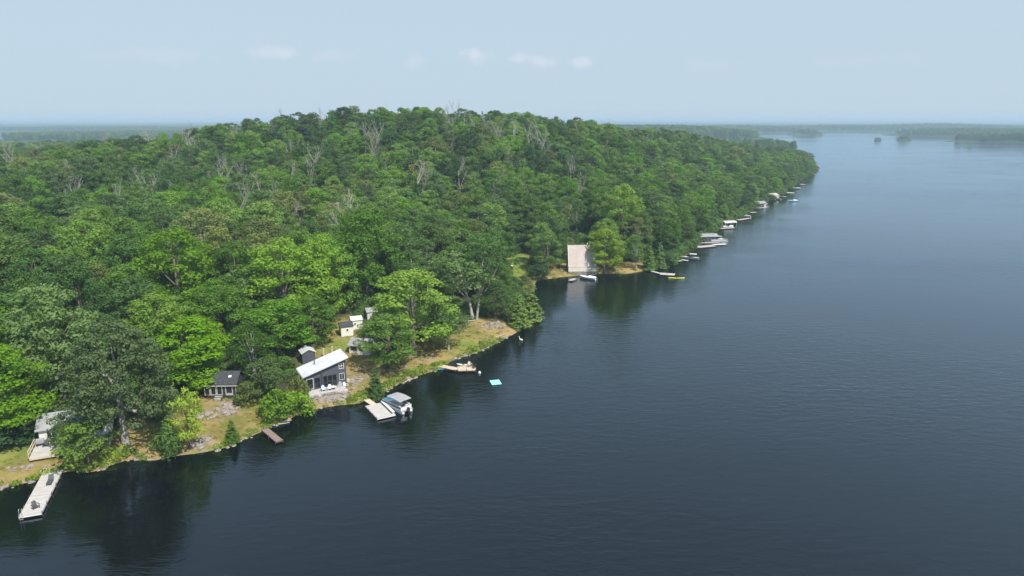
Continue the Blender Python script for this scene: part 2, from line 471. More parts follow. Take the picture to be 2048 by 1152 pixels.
mb.poly([(-E, -600, 0), (E, -600, 0), (E, E, 0), (-E, E, 0)])
tag(mb.build('lake', M['water']), kind='structure')

# ------------------------------------------------------------------ distant land
def canopy_material():
    t = NT('distant_canopy'); tc = t.n('ShaderNodeTexCoord'); g = tc.outputs['Object']
    f = t.noise(.02, 5, .7, g); c = t.noise(.0025, 3, .6, g)
    col = t.mix(t.rng(f, .35, .65), (.022, .05, .016), (.055, .10, .024))
    col = t.mix(t.rng(c, .5, .7, 0, .5), col, (.10, .13, .04))
    return t.done(t.principled(col, .95, .1, t.bump(f, 1.0, 12.0)))
M['canopy'] = canopy_material()
FAR_TREES = []
_fr = np.random.default_rng(11)
def far_land(name, cx, cy, a, b, rot, top, step, gap, size=(11, 17), frontonly=False):
    """a low wooded landmass: ellipse a by b metres, hill height top, trees at a spacing of gap metres"""
    u = np.arange(-1.15, 1.151, step / a); v = np.arange(-1.15, 1.151, step / b)
    U, V = np.meshgrid(u, v); U, V = U.ravel(), V.ravel()
    co, si = math.cos(rot), math.sin(rot)
    def world(U, V): return cx + a * U * co - b * V * si, cy + a * U * si + b * V * co
    def hgt(U, V, x, y):
        r = np.hypot(U, V) * (1 + .10 * np.sin(np.arctan2(V, U) * 3 + cx) + .06 * np.sin(np.arctan2(V, U) * 7 + cy))
        return np.where(r < 1, 1.0 + top * np.maximum(1 - r ** 2, 0) ** .7 * (1 + .25 * wob(x, y, a * .8, 3)), -(r - 1) * 20), r
    x, y = world(U, V); h, r = hgt(U, V, x, y)
    nx, ny = len(u), len(v)
    i = (np.arange(ny - 1)[:, None] * nx + np.arange(nx - 1)[None, :]).ravel()
    q = np.stack([i, i + 1, i + nx + 1, i + nx], 1)
    q = q[r[q].min(1) < 1.05]
    me = np_mesh(name, np.stack([x, y, np.maximum(h, -3.5)], 1), q, [M['canopy']], True)
    o = bpy.data.objects.new(name, me); link(o); tag(o, kind='structure')
    n = int(3.1416 * a * b / (gap * gap))
    if n:
        rr = np.sqrt(_fr.uniform(0, 1, n)); th = _fr.uniform(0, 6.283, n)
        U, V = rr * np.cos(th), rr * np.sin(th); x, y = world(U, V); h, r = hgt(U, V, x, y)
        s = _fr.uniform(*size, n) * (np.clip(1.1 - r ** 2, .3, 1) if name.startswith('isl') else 1.0)
        px, py, dep = proj(x, y, h)
        k = (r < .985) & (px > -80) & (px < 2130)
        FAR_TREES.append(np.stack([x[k], y[k], h[k] - .3, s[k]], 1))
far_land('headland', 400, 1160, 85, 55, .45, 3, 8, 8)
far_land('wooded_peninsula', 330, 1900, 350, 250, 0, 23, 20, 10)
far_land('island', 1020, 2420, 62, 45, 0, 6, 10, 10)
far_land('islet', 925, 1765, 9, 7, 0, 1.5, 2, 3.2, (3, 11))
far_land('islet', 1000, 1780, 18, 11, 0, 2, 3, 4.2, (4, 13))
far_land('wooded_shore', 1625, 1680, 560, 210, .05, 10, 25, 10)
far_land('wooded_shore', 1770, 2300, 520, 250, 0, 12, 25, 12)
far_land('wooded_shore', 700, 3100, 620, 330, .1, 14, 30, 15, (12, 19))
far_land('wooded_shore', 2050, 3500, 800, 350, 0, 15, 35, 17, (12, 19))
far_land('wooded_shore', -750, 2050, 720, 420, .1, 4, 35, 13, (12, 18))
far_land('wooded_shore', -1900, 1750, 520, 240, 0, 3, 35, 13, (10, 16))
far_land('wooded_shore', -1200, 3500, 1500, 420, 0, 8, 40, 20, (12, 18))
# farther back: the flat wooded country that closes the horizon
def country(name, y0, y1, top, seed, xa=-11000, xb=11000):
    xs = np.linspace(xa, xb, 300); ys = np.linspace(y0, y1, 40)
    X, Y = np.meshgrid(xs, ys); x, y = X.ravel(), Y.ravel()
    fr = ss(y + 260 * wob(x, y, 1500, seed), y0, y0 + 350)
    h = -3 + fr * (16 + top * (0.6 + .4 * wob(x, y, 2600, seed)) * ss(y, y0, y1 - 200) + 5 * wob(x, y, 240, seed + 5))
    i = (np.arange(39)[:, None] * 300 + np.arange(299)[None, :]).ravel()
    me = np_mesh(name, np.stack([x, y, h], 1), np.stack([i, i + 1, i + 301, i + 300], 1), [M['canopy']], True)
    o = bpy.data.objects.new(name, me); link(o); tag(o, kind='structure')
country('far_shore', 3900, 6200, 10, 2)
country('far_hills', 6700, 10500, 27, 6)
country('horizon_hills', 11000, 15500, 37, 9)

# ------------------------------------------------------------------ trees
def card_mesh(name, C, Nn, S, rng, mat, aspect=(.55, 1.0)):
    """leaf sprays: one small four-cornered face each, at C, facing Nn, S metres across"""
    n = len(C)
    Nn = Nn / np.linalg.norm(Nn, axis=1, keepdims=True)
    a = rng.normal(size=(n, 3)); a -= (a * Nn).sum(1, keepdims=True) * Nn
    a /= np.linalg.norm(a, axis=1, keepdims=True); b = np.cross(Nn, a)
    S = S[:, None] * .5; k = rng.uniform(*aspect, (n, 1))
    o = rng.uniform(-.35, .35, (n, 1))
    V = np.stack([C - a * S, C - b * S * k + a * S * o, C + a * S, C + b * S * k + a * S * o], 1).reshape(-1, 3)
    return V, np.arange(n * 4).reshape(n, 4)
def puff(rng, c, r, leaf, dens, low=-.45, flatz=.72, jit=.40):
    n = max(8, int(dens * r * r / (leaf * leaf)))
    z = rng.uniform(low, 1, n); th = rng.uniform(0, 6.283, n); q = np.sqrt(1 - z * z)
    d = np.stack([q * np.cos(th), q * np.sin(th), z], 1)
    P = np.asarray(c) + d * (r * rng.uniform(.62, 1.06, (n, 1))) * np.array([1, 1, flatz])
    Nn = d * np.array([1, 1, 1.25]) + rng.normal(size=(n, 3)) * jit
    return P, Nn, leaf * rng.uniform(.65, 1.35, n)

PROTO = {}
def proto(kind, trunk_mb, parts, rng, leafmat, barkmat):
    tm = None
    if trunk_mb is not None:
        trunk_mb.smooth = True; tm = trunk_mb.mesh('trunk', barkmat)
    cm = None
    if parts:
        C = np.concatenate([p[0] for p in parts]); Nn = np.concatenate([p[1] for p in parts]); S = np.concatenate([p[2] for p in parts])
        V, Q = card_mesh('crown', C, Nn, S, rng, leafmat); cm = np_mesh('crown', V, Q, [leafmat])
    PROTO.setdefault(kind, []).append((tm, cm))

def broadleaf(kind, seed, H, R, t0, ncl, rcl, leaf, leafmat, barkmat, dens=9.0, trunk_r=.28, open_=.0, lean=0.0, limbs=14, peak=.42, inner=.3):
    rng = np.random.default_rng(seed)
    ph = rng.uniform(0, 6.28, 3); parts = []; cl = []
    for k in range(ncl):
        t = rng.uniform(0, 1) ** .85
        prof = math.sqrt(max(0.0, 1 - ((t - peak) / (1 - peak)) ** 2)) if t > peak else math.sqrt(max(0, 1 - ((peak - t) / (peak + .28)) ** 2))
        th = rng.uniform(0, 6.283)
        rho = math.sqrt(rng.uniform(inner, 1)) * prof * R * (1 + .16 * math.sin(2 * th + ph[0]) + .12 * math.sin(3 * th + ph[1]))
        r = rng.uniform(*rcl) * (1.0 - .25 * t)
        z = H * t0 + (H * (1 - t0) - r * .6) * t
        c = (rho * .88 * math.cos(th) + lean * t * H, rho * .88 * math.sin(th), z)
        cl.append((c, r)); parts.append(puff(rng, c, r, leaf, dens))
    mb = MB()
    tp = [(0, 0, -1.2), (0, 0, 0), (lean * H * .2 + .1, .08, H * .25), (lean * H * .45 - .1, -.1, H * .5), (lean * H * .75, 0, H * .82)]
    mb.tube(tp, [trunk_r * 1.5, trunk_r * 1.15, trunk_r * .85, trunk_r * .6, trunk_r * .12], 7)
    for k in rng.permutation(ncl)[:limbs]:
        c, r = cl[k]; f = rng.uniform(.3, .62) * min(1.0, c[2] / (H * .6)); z0 = H * f * .9
        p0 = Vector((lean * z0, 0, z0)); p2 = Vector(c); mid = p0.lerp(p2, .5) + Vector((0, 0, -.12 * (p2 - p0).length))
        mb.tube([p0, mid, p2], [trunk_r * .42, trunk_r * .26, trunk_r * .08], 5, False)
    proto(kind, mb, parts, rng, leafmat, barkmat)

def conifer(kind, seed, H, R, leaf, leafmat, barkmat, tiers=26, dens=1.0, droop=.25, power=.9, trunk_r=.2, base=.06):
    rng = np.random.default_rng(seed); P, Nn, S = [], [], []
    for k in range(tiers):
        t = (k + rng.uniform(-.2, .2)) / tiers; t = min(max(t, 0), .985)
        z = H * (base + (1 - base) * t); rr = R * (1 - t) ** power * rng.uniform(.8, 1.15) + .12
        nb = max(4, int(9 * (1 - t) + 4))
        for j in range(nb):
            th = rng.uniform(0, 6.283); ln = rr * rng.uniform(.7, 1.1)
            m = max(4, int(14 * dens * ln / R + 4))
            s = np.sqrt(rng.uniform(.05, 1, m)); w = rng.normal(0, .16, m) * s
            x = ln * s * np.cos(th + w); y = ln * s * np.sin(th + w); zz = z - droop * ln * s ** 1.4 + rng.normal(0, .12, m)
            P.append(np.stack([x, y, zz], 1))
            Nn.append(np.stack([np.cos(th + w) * .8, np.sin(th + w) * .8, np.full(m, .9)], 1) + rng.normal(size=(m, 3)) * .45)
            S.append(leaf * rng.uniform(.6, 1.3, m))
    mb = MB(); mb.tube([(0, 0, -1), (0, 0, 0), (.05, 0, H * .5), (0, 0, H * .97)], [trunk_r * 1.3, trunk_r, trunk_r * .6, .03], 6)
    proto(kind, mb, [(np.concatenate(P), np.concatenate(Nn), np.concatenate(S))], rng, leafmat, barkmat)

def dead_tree(kind, seed, H, spread, mat, trunk_r=.24):
    rng = np.random.default_rng(seed); mb = MB()
    def branch(p, d, ln, r, lev):
        pts = [p]; q = p; dd = d.copy()
        for s in range(3):
            dd = (dd + Vector(rng.normal(0, .13, 3)) + Vector((0, 0, .10))).normalized(); q = q + dd * ln / 3; pts.append(q)
        mb.tube(pts, [r, r * .78, r * .55, r * .3], 5 if lev < 2 else 3, False)
        if lev >= 3: return
        nb = (9, 5, 4)[lev]
        for k in range(nb):
            f = rng.uniform(.3, 1.0); i = min(2, int(f * 3)); o = pts[i].lerp(pts[i + 1], f * 3 - i)
            a = rng.uniform(0, 6.283); side = Vector((math.cos(a), math.sin(a), rng.uniform(.15, 1.0))).normalized()
            nd = (dd * (.75 - spread * .3) + side * (.55 + spread * .5)).normalized()
            branch(o, nd, ln * rng.uniform(.34, .58) * (1.15 - .4 * f), max(r * (.5 - .15 * f), .028), lev + 1)
    branch(Vector((0, 0, -1)), Vector((0, 0, 1)), H * .8, trunk_r, 0)
    proto(kind, mb, [], rng, None, mat)

for s in range(4): broadleaf('maple', 100 + s, 18, 5.6, .14, 84, (1.2, 2.1), .38, M['maple'], M['bark'])
for s in range(4): broadleaf('oak', 200 + s, 17, 5.2, .18, 92, (1.0, 1.75), .36, M['oak'], M['bark'], dens=8.0, inner=.25, peak=.48)
for s in range(2): broadleaf('birch', 300 + s, 17, 3.9, .30, 56, (.8, 1.45), .33, M['birch'], M['bark_pale'], dens=7.0, trunk_r=.2, inner=.1, peak=.55)
for s in range(2): broadleaf('ash', 320 + s, 18, 4.6, .26, 60, (.85, 1.9), .36, M['olive'] if s else M['birch'], M['bark_pale'], dens=7.0, trunk_r=.24, inner=.05, peak=.6, limbs=16)
broadleaf('leaning_birch', 310, 17, 4.2, .46, 40, (.9, 1.5), .40, M['birch'], M['bark_pale'], dens=6.5, trunk_r=.24, lean=-.16, inner=.1, peak=.5, limbs=10)
broadleaf('leaning_birch', 311, 17, 3.8, .44, 36, (.9, 1.5), .40, M['birch'], M['bark_pale'], dens=6.5, trunk_r=.22, lean=.1, inner=.1, peak=.5, limbs=10)
for s in range(2): broadleaf('big_oak', 330 + s, 19, 8.6, .23, 180, (1.1, 2.1), .38, M['oak_grey'], M['bark_pale'], dens=8.5, trunk_r=.5, inner=.2, peak=.40, limbs=9)
for s in range(2): broadleaf('sapling', 340 + s, 8, 3.2, .22, 40, (.75, 1.3), .32, M['maple_lime'], M['bark'], dens=7.5, trunk_r=.12, inner=.12, peak=.45)
for s in range(3): broadleaf('shrub', 350 + s, 3.2, 1.9, .0, 34, (.55, .95), .28, M['birch'], M['bark'], dens=8, trunk_r=.07, limbs=8, peak=.3)
for s in range(2): conifer('cedar', 360 + s, 8, 2.1, .34, M['cedar'], M['bark'], tiers=30, dens=1.1, droop=.05, power=.75)
for s in range(2): conifer('spruce', 370 + s, 18, 3.4, .42, M['conifer'], M['bark'], tiers=34, dens=1.2, droop=.28, power=.85)
for s in range(3): dead_tree('dead_tree', 380 + s, 17, .35 + .2 * s, M['deadwood'])
NOM = dict(ash=(18, 4.6), maple=(18, 5.6), oak=(17, 5.2), birch=(17, 3.9), leaning_birch=(17, 4.2), big_oak=(19, 8.6), sapling=(8, 3.2), shrub=(3.2, 1.9), cedar=(8, 2.1), spruce=(18, 3.4), dead_tree=(17, 5))
TNAME = dict(ash='ash_tree', maple='maple_tree', oak='oak_tree', birch='birch_tree', leaning_birch='birch_tree', big_oak='oak_tree', sapling='young_tree', shrub='shrub', cedar='cedar_tree', spruce='spruce_tree', dead_tree='dead_tree')
TCAT = dict(shrub='shrub')

def place_tree(kind, loc, H, R, rz, label, group=None, leafmat=None, var=0, name=None):
    h0, r0 = NOM[kind]; tm, cm = PROTO[kind][var % len(PROTO[kind])]
    e = empty(name or TNAME[kind], loc, rz, label, TCAT.get(kind, 'tree'), group, (R / r0, R / r0, H / h0))
    if tm is not None:
        o = bpy.data.objects.new('trunk', tm); link(o, e)
    if cm is not None:
        o = bpy.data.objects.new('crown', cm); link(o, e)
        if leafmat is not None:
            o.material_slots[0].link = 'OBJECT'; o.material_slots[0].material = leafmat
    return e

TAKEN = [(*onland(692, 662).xy, 5), (*onland(712, 652).xy, 5), (*onland(740, 640).xy, 3)]                                    # (x, y, radius) of what the forest must leave free
_tr = random.Random(3)
def hero(kind, bx, by, top, wpx, label, leafmat=None, var=0, z=None, back=0.0, group=None, name=None, rz=None):
    """a tree that the photograph shows singly: base pixel, top pixel row, crown width in pixels"""
    p = onland(bx, by) if z is None else flat(bx, by, z)
    if back:
        d = Vector((p.x, p.y)).normalized() * back; p.x += d.x; p.y += d.y; p.z = gz(p.x, p.y)
    dep = proj(p.x, p.y, p.z)[2]
    dv = ray(bx, top); t = p.y / dv[1]; H = (CAMZ + dv[2] * t) - p.z
    R = wpx * dep / F / 2
    TAKEN.append((p.x, p.y, R * .8))
    return place_tree(kind, p, H, R * .97, _tr.uniform(0, 6.28) if rz is None else rz, label, group, M[leafmat] if leafmat else None, var, name)

hero('big_oak', 252, 893, 640, 225, 'huge dark grey-green oak with thick pale trunk beside the left cottage', 'oak_grey', 0)
hero('sapling', 180, 938, 836, 122, 'light green young maple in front of the white cottage at far left', 'maple_bright', 0, name='maple_tree')
hero('maple', 22, 880, 690, 175, 'bright green maple at the left edge above the dry lawn', 'maple_bright', 0)
hero('maple', -40, 800, 575, 190, 'tall yellow-green maple cut by the left edge of the picture', 'maple_bright', 1)
hero('spruce', 60, 885, 815, 60, 'low dark conifer under the bright maple at the left edge', 'conifer', 0)
hero('shrub', 25, 893, 850, 90, 'dark bush at the back of the dry lawn at far left', 'conifer', 1)
hero('maple', 130, 815, 565, 175, 'muted green maple behind the huge grey-green oak', 'birch', 2)
hero('maple', 386, 782, 632, 180, 'yellow-green maple hanging over the roof of the dark cabin', 'maple_bright', 3, back=4.0)
hero('maple', 335, 765, 585, 150, 'bright maple between the huge oak and the dark cabin', 'maple_bright', 1, back=3)
hero('maple', 365, 665, 455, 175, 'very large round bright maple uphill of the dark cabin', 'maple_bright', 2)
hero('maple', 455, 640, 520, 80, 'olive thin-crowned tree right of the very large round maple', 'olive', 3)
hero('maple', 560, 712, 600, 150, 'spreading green maple directly behind the grey house', 'maple', 0)
hero('maple', 575, 665, 475, 165, 'broad green maple high above the grey house, on the left', 'maple_bright', 1)
hero('maple', 650, 645, 465, 95, 'green maple with lime top left of the white sheds', 'maple_bright', 2)
hero('maple', 735, 605, 420, 150, 'tall deep green maple behind the white sheds', 'maple', 3)
hero('maple', 828, 702, 537, 182, 'bright green maple shading the lawn right of the white sheds', 'maple_bright', 0)
hero('oak', 780, 738, 628, 140, 'dark round oak standing above the pontoon boat', 'maple', 1)
hero('cedar', 752, 797, 738, 42, 'small cone-shaped dark cedar on the bank beside the pontoon boat dock', 'oak', 0)
hero('shrub', 556, 838, 778, 80, 'large green lakeside bush between dark cabin and grey house', 'maple_bright', 0)
hero('shrub', 596, 802, 752, 42, 'pale leafy bush hiding the left end of the grey house', 'olive', 1)
hero('shrub', 503, 806, 757, 56, 'olive bush right of the dark cabin', 'olive', 2)
hero('shrub', 590, 832, 780, 70, 'bright bush on the waterline below the grey house', 'maple_bright', 2)
hero('maple', 628, 688, 592, 105, 'leafy maple between the grey house roof and the white sheds', 'maple', 2)
hero('sapling', 132, 898, 822, 62, 'pale green young tree against the wall of the left cottage', 'birch', 1)
hero('ash', 512, 775, 640, 92, 'slim tree with pale trunk behind the dark cabin', 'maple', 0, name='birch_tree')
hero('sapling', 532, 808, 712, 80, 'airy light green tree between the dark cabin and the grey house', 'birch', 0)
hero('sapling', 381, 903, 772, 72, 'small lime tree with bare pale trunk in front of the dark cabin', 'maple_lime', 1)
hero('cedar', 343, 905, 828, 48, 'young bushy cedar beside the small lime tree', 'birch', 1)
hero('shrub', 330, 912, 865, 60, 'green bush on the bank below the young cedar', 'birch', 1)
hero('cedar', 466, 888, 840, 34, 'small green cedar bush on the bank below the dark cabin', 'maple', 0)
hero('birch', 897, 702, 590, 88, 'small-leaved tree with white trunk beside the amber chairs', 'oak', 1)
hero('leaning_birch', 946, 642, 500, 118, 'white-barked birch leaning left on the point', 'birch', 0, rz=0.0)
hero('leaning_birch', 953, 640, 492, 100, 'white-barked birch leaning right on the point', 'birch', 1, rz=0.0)
hero('oak', 990, 640, 560, 75, 'dense round tree behind the leaning birches on the point', 'oak', 2)
hero('cedar', 1038, 655, 590, 52, 'olive cedar at the tip of the point', 'cedar', 0)
hero('cedar', 1062, 640, 578, 52, 'leafy lime cedar leaning over the water at the point', 'cedar', 1)
hero('shrub', 1022, 640, 605, 45, 'low green bush behind the cedars on the point', 'birch', 2)
hero('oak', 1095, 546, 462, 72, 'rounded green tree left of the pale A-frame chalet', 'birch', 0)
hero('maple', 1118, 536, 470, 40, 'narrow bright tree touching the left side of the chalet', 'maple', 1)
hero('shrub', 1075, 556, 525, 45, 'dark lakeside bush left of the chalet lawn', 'oak', 0)
hero('maple', 1208, 546, 456, 80, 'lime tree covering the right end of the chalet roof', 'maple_lime', 0)
hero('maple', 1212, 530, 436, 66, 'yellow-green tree top behind the right end of the chalet', 'maple_bright', 1)
hero('maple', 1240, 505, 366, 80, 'bright round maple behind the chalet', 'maple_bright', 3)
hero('birch', 1272, 540, 470, 45, 'grey-green lakeside tree right of the chalet', 'birch', 0)
hero('cedar', 1298, 540, 490, 32, 'pale feathery cedar on the shore right of the chalet', 'birch', 1)
hero('cedar', 1318, 538, 485, 36, 'green cedar above the dock with the yellow kayak', 'birch', 0)
hero('shrub', 1338, 532, 500, 34, 'dark bush at the waterline beyond the yellow kayak', 'oak', 1)
hero('maple', 1025, 500, 430, 62, 'green tree at the back of the chalet lawn', 'birch', 2)
hero('birch', 192, 530, 440, 62, 'forked pale-trunked tree high on the left slope', 'birch', 1)
for k, (x, yb, yt, w_, v_, lab) in enumerate([
        (780, 400, 335, 28, 0, 'bleached dead tree in the middle of the hillside'), (585, 392, 300, 32, 1, 'tall dead tree on the slope left of the hilltop'),
        (745, 372, 296, 34, 0, 'forked dead tree just left of the bleached one'), (448, 388, 342, 44, 2, 'bare twiggy dead tree on the left slope'),
        (475, 392, 348, 34, 1, 'bare dead tree right beside the twiggy one on the left slope'), (520, 432, 378, 50, 2, 'wide grey dead tree above the large round maple'),
        (545, 436, 384, 36, 0, 'slim grey dead tree at the right of the wide grey one'), (494, 440, 388, 32, 1, 'short grey dead tree at the left of the wide grey one'),
        (140, 402, 352, 46, 2, 'spreading dead tree near the left edge of the slope'), (900, 300, 252, 34, 1, 'dead tree at the left of the bare stand below the hilltop'),
        (945, 302, 246, 36, 2, 'dead tree in the bare stand below the hilltop, tallest'), (968, 300, 252, 34, 1, 'dead tree right of the tallest in the bare stand'),
        (1004, 306, 262, 34, 0, 'leaning dead tree in the middle of the bare stand'), (1030, 304, 264, 36, 2, 'broad dead tree right of centre in the bare stand'),
        (1056, 304, 264, 34, 1, 'dead tree towards the right of the bare stand'), (1075, 306, 270, 30, 2, 'rightmost dead tree of the bare stand below the hilltop'),
        (922, 386, 342, 44, 2, 'round bare dead tree in the middle of the slope'), (1015, 352, 315, 30, 1, 'small dead tree below the bare stand'),
        (1155, 402, 374, 26, 0, 'small pale dead tree above the chalet'), (620, 385, 360, 22, 1, 'short dead snag left of the forked dead tree'),
        (857, 380, 350, 22, 0, 'short pale dead snag near the round bare tree'), (728, 290, 262, 30, 1, 'faint dead tree just below the hilltop'),
        (288, 300, 276, 44, 2, 'brown bare tree on the left skyline'), (240, 430, 395, 30, 1, 'grey dead tree on the lower left slope'),
        (1140, 360, 330, 26, 1, 'dead tree on the slope above the chalet')]):
    p = onland(x, yt, 15.0)
    dep = proj(p.x, p.y, p.z)[2]; R = w_ * dep / F / 2
    place_tree('dead_tree', p, 20.0, R * 1.25, _tr.uniform(0, 6), lab, 'dead trees on the hillside', None, v_)
    TAKEN.append((p.x, p.y, 3.0)); 
    f_ = Vector((p.x, p.y)).normalized()
    TAKEN.append((p.x - f_.x * 6, p.y - f_.y * 6, 3.4))           # a gap in the canopy where these trees died

# --- the forest: jittered rows over the whole peninsula
def forest():
    rng = np.random.default_rng(21); sp = 7.0
    gx = np.arange(-560, 345, sp); gy = np.arange(84, 800, sp)
    X, Y = np.meshgrid(gx, gy); X = X.ravel() + rng.uniform(-.46, .46, X.size) * sp; Y = Y.ravel() + rng.uniform(-.46, .46, Y.size) * sp
    h, d = height_d(X, Y); px, py, dep = proj(X, Y, h)
    edge = np.interp(px, [-200, 100, 250, 400, 500, 600, 660, 740, 860, 960, 1015, 1040, 1075, 1080], [800, 800, 745, 720, 690, 672, 652, 640, 596, 612, 628, 560, 552, 3000])
    ok = (d > 2.2) & (px > -260) & (px < 2100) & (py < edge) & ((d > 9) | (Y > 238))
    for P in (ground_poly([(1000, 500), (1065, 500), (1075, 530), (1140, 490), (1215, 488), (1240, 532), (1330, 532), (1345, 548), (1060, 580), (1000, 560)], 2.0),):
        ok &= sdf(X, Y, P) < 1.0
    for (x, y, r) in TAKEN: ok &= np.hypot(X - x, Y - y) > r * .85 + 1.2
    X, Y, h, d, px, py, dep = (q[ok] for q in (X, Y, h, d, px, py, dep))
    n = len(X); u = rng.uniform(0, 1, n)
    near = np.exp(-np.maximum(d - 10, 0) / 90)
    kind = np.where(u < .36 + .25 * near, 'maple', np.where(u < .72, 'oak', np.where(u < .84, 'ash', np.where(u < .925, 'birch', np.where(u < .96, 'spruce', 'dead_tree')))))
    H = (11.5 + 9.5 * rng.uniform(0, 1, n) ** 1.2) * (1 - .32 * np.exp(-d / 14)); R = H * rng.uniform(.27, .43, n)
    kind = np.where((kind == 'dead_tree') & ((d < 50) | (dep < 190)), 'oak', kind)
    H = np.where(kind == 'dead_tree', H + 4, H)
    R = np.where(kind == 'birch', R * .8, np.where(kind == 'spruce', R * .55, R))
    return dict(x=X, y=Y, z=h - .1, d=d, px=px, py=py, dep=dep, kind=kind, H=H, R=R, n=n, rz=rng.uniform(0, 6.283, n), var=rng.integers(0, 4, n))
FOREST = forest()
import bmesh
def joined(kind, var):
    tm, cm = PROTO[kind][var]; bm = bmesh.new()
    bm.from_mesh(tm); n0 = len(bm.faces)
    if cm: bm.from_mesh(cm)
    bm.faces.ensure_lookup_table()
    for i, f in enumerate(bm.faces): f.material_index = 0 if i < n0 else 1
    me = bpy.data.meshes.new('tree_' + kind); bm.to_mesh(me); bm.free()
    me.materials.append(tm.materials[0]); me.materials.append((cm or tm).materials[0])
    return me
def scatter(name, protos, pos, scale, rot, pick, label, cat):
    """one object whose points carry a shared tree or plant shape each"""
    col = bpy.data.collections.new(name + '_shapes')
    for i, me in enumerate(protos):
        col.objects.link(bpy.data.objects.new('shape_%02d_%s' % (i, name), me))
    me = bpy.data.meshes.new(name); me.vertices.add(len(pos)); me.vertices.foreach_set('co', np.ascontiguousarray(pos, np.float32).ravel())
    for nm, ty, dat, key in (('sc', 'FLOAT_VECTOR', scale, 'vector'), ('rt', 'FLOAT_VECTOR', rot, 'vector'), ('pk', 'INT', pick, 'value')):
        a = me.attributes.new(nm, ty, 'POINT')
        a.data.foreach_set(key, np.ascontiguousarray(dat, np.int32 if ty == 'INT' else np.float32).ravel())
    me.update()
    o = bpy.data.objects.new(name, me); link(o); tag(o, label, cat, kind='stuff')
    ng = bpy.data.node_groups.new(name + '_scatter', 'GeometryNodeTree')
    ng.interface.new_socket('Geometry', in_out='INPUT', socket_type='NodeSocketGeometry')
    ng.interface.new_socket('Geometry', in_out='OUTPUT', socket_type='NodeSocketGeometry')
    N, L = ng.nodes, ng.links
    gi, go = N.new('NodeGroupInput'), N.new('NodeGroupOutput')
    ins = N.new('GeometryNodeInstanceOnPoints'); ci = N.new('GeometryNodeCollectionInfo')
    ci.inputs['Collection'].default_value = col; ci.inputs['Separate Children'].default_value = True; ci.inputs['Reset Children'].default_value = True
    def at(nm, ty):
        x = N.new('GeometryNodeInputNamedAttribute'); x.data_type = ty; x.inputs['Name'].default_value = nm; return x.outputs['Attribute']
    L.new(gi.outputs[0], ins.inputs['Points']); L.new(ci.outputs[0], ins.inputs['Instance'])
    ins.inputs['Pick Instance'].default_value = True
    L.new(at('pk', 'INT'), ins.inputs['Instance Index']); L.new(at('rt', 'FLOAT_VECTOR'), ins.inputs['Rotation']); L.new(at('sc', 'FLOAT_VECTOR'), ins.inputs['Scale'])
    L.new(ins.outputs[0], go.inputs[0])
    m = o.modifiers.new('scatter', 'NODES'); m.node_group = ng
    return o

def plant_forest():
    T = FOREST; n = T['n']
    vis = (T['px'] > -10) & (T['px'] < 2058)
    order = np.argsort(np.where(vis, T['dep'], 1e9))[:235]
    single = np.zeros(n, bool); single[order] = True
    zones = [(180, 'the white left cottage'), (330, 'the huge grey-green oak'), (500, 'the dark cabin'), (660, 'the grey house'), (800, 'the white sheds'),
             (1000, 'the leaning birches'), (1130, 'the chalet lawn'), (1262, 'the chalet'), (9999, 'the docks beyond the chalet')]
    ordn = ['first', 'second', 'third', 'fourth', 'fifth', 'sixth', 'seventh', 'eighth', 'ninth', 'tenth', 'eleventh', 'twelfth', 'thirteenth', 'fourteenth', 'fifteenth', 'sixteenth']
    lo = -99
    word = dict(maple='green maple', oak='dark green oak', birch='grey-green pale-trunked birch', spruce='pointed dark spruce', dead_tree='bare grey dead tree', ash='loose-crowned olive ash tree')
    for hi, lm in zones:
        ids = [i for i in order if lo <= T['px'][i] < hi]; lo = hi
        ids.sort(key=lambda i: T['dep'][i])
        for r in range(0, len(ids), 5):
            row = sorted(ids[r:r + 5], key=lambda i: T['px'][i])
            for k, i in enumerate(row):
                place = 'leftmost' if k == 0 else ('rightmost' if k == len(row) - 1 else ordn[k] + ' from left')
                lab = '%s, %s in %s forest row behind %s' % (word[T['kind'][i]], place, ordn[min(r // 5, 15)], lm)
                place_tree(str(T['kind'][i]), (T['x'][i], T['y'][i], T['z'][i]), T['H'][i], T['R'][i], T['rz'][i], lab, 'forest trees nearest the shore', None, int(T['var'][i]))
    kinds = ['maple'] * 4 + ['oak'] * 4 + ['birch'] * 2 + ['spruce'] * 2 + ['dead_tree'] * 3 + ['ash'] * 2
    off = dict(maple=0, oak=4, birch=8, spruce=10, dead_tree=12, ash=15)
    protos = [joined(k, i - off[k]) for i, k in enumerate(kinds)]
    r = ~single
    pick = np.array([off[str(k)] + int(v) % len(PROTO[str(k)]) for k, v in zip(T['kind'][r], T['var'][r])])
    nom = np.array([NOM[str(k)] for k in T['kind'][r]])
    sc = np.stack([T['R'][r] / nom[:, 1], T['R'][r] / nom[:, 1], T['H'][r] / nom[:, 0]], 1)
    rot = np.stack([np.zeros(r.sum()), np.zeros(r.sum()), T['rz'][r]], 1)
    scatter('forest', protos, np.stack([T['x'][r], T['y'][r], T['z'][r]], 1), sc, rot, pick, 'dense green forest covering the hill behind the shore', 'forest')
    A = np.concatenate(FAR_TREES); rng = np.random.default_rng(4); m = len(A)
    s = A[:, 3] / 17; w = s * rng.uniform(.9, 1.35, m)
    pk = rng.choice([0, 1, 4, 5, 6, 7, 10], m, p=[.18, .18, .17, .17, .12, .1, .08])
    scatter('distant_woods', protos, A[:, :3], np.stack([w, w, s], 1), np.stack([np.zeros(m), np.zeros(m), rng.uniform(0, 6.28, m)], 1), pk, 'blue-hazed woods on the far shores and islands', 'forest')
    print('forest', n, 'far', m)
plant_forest()

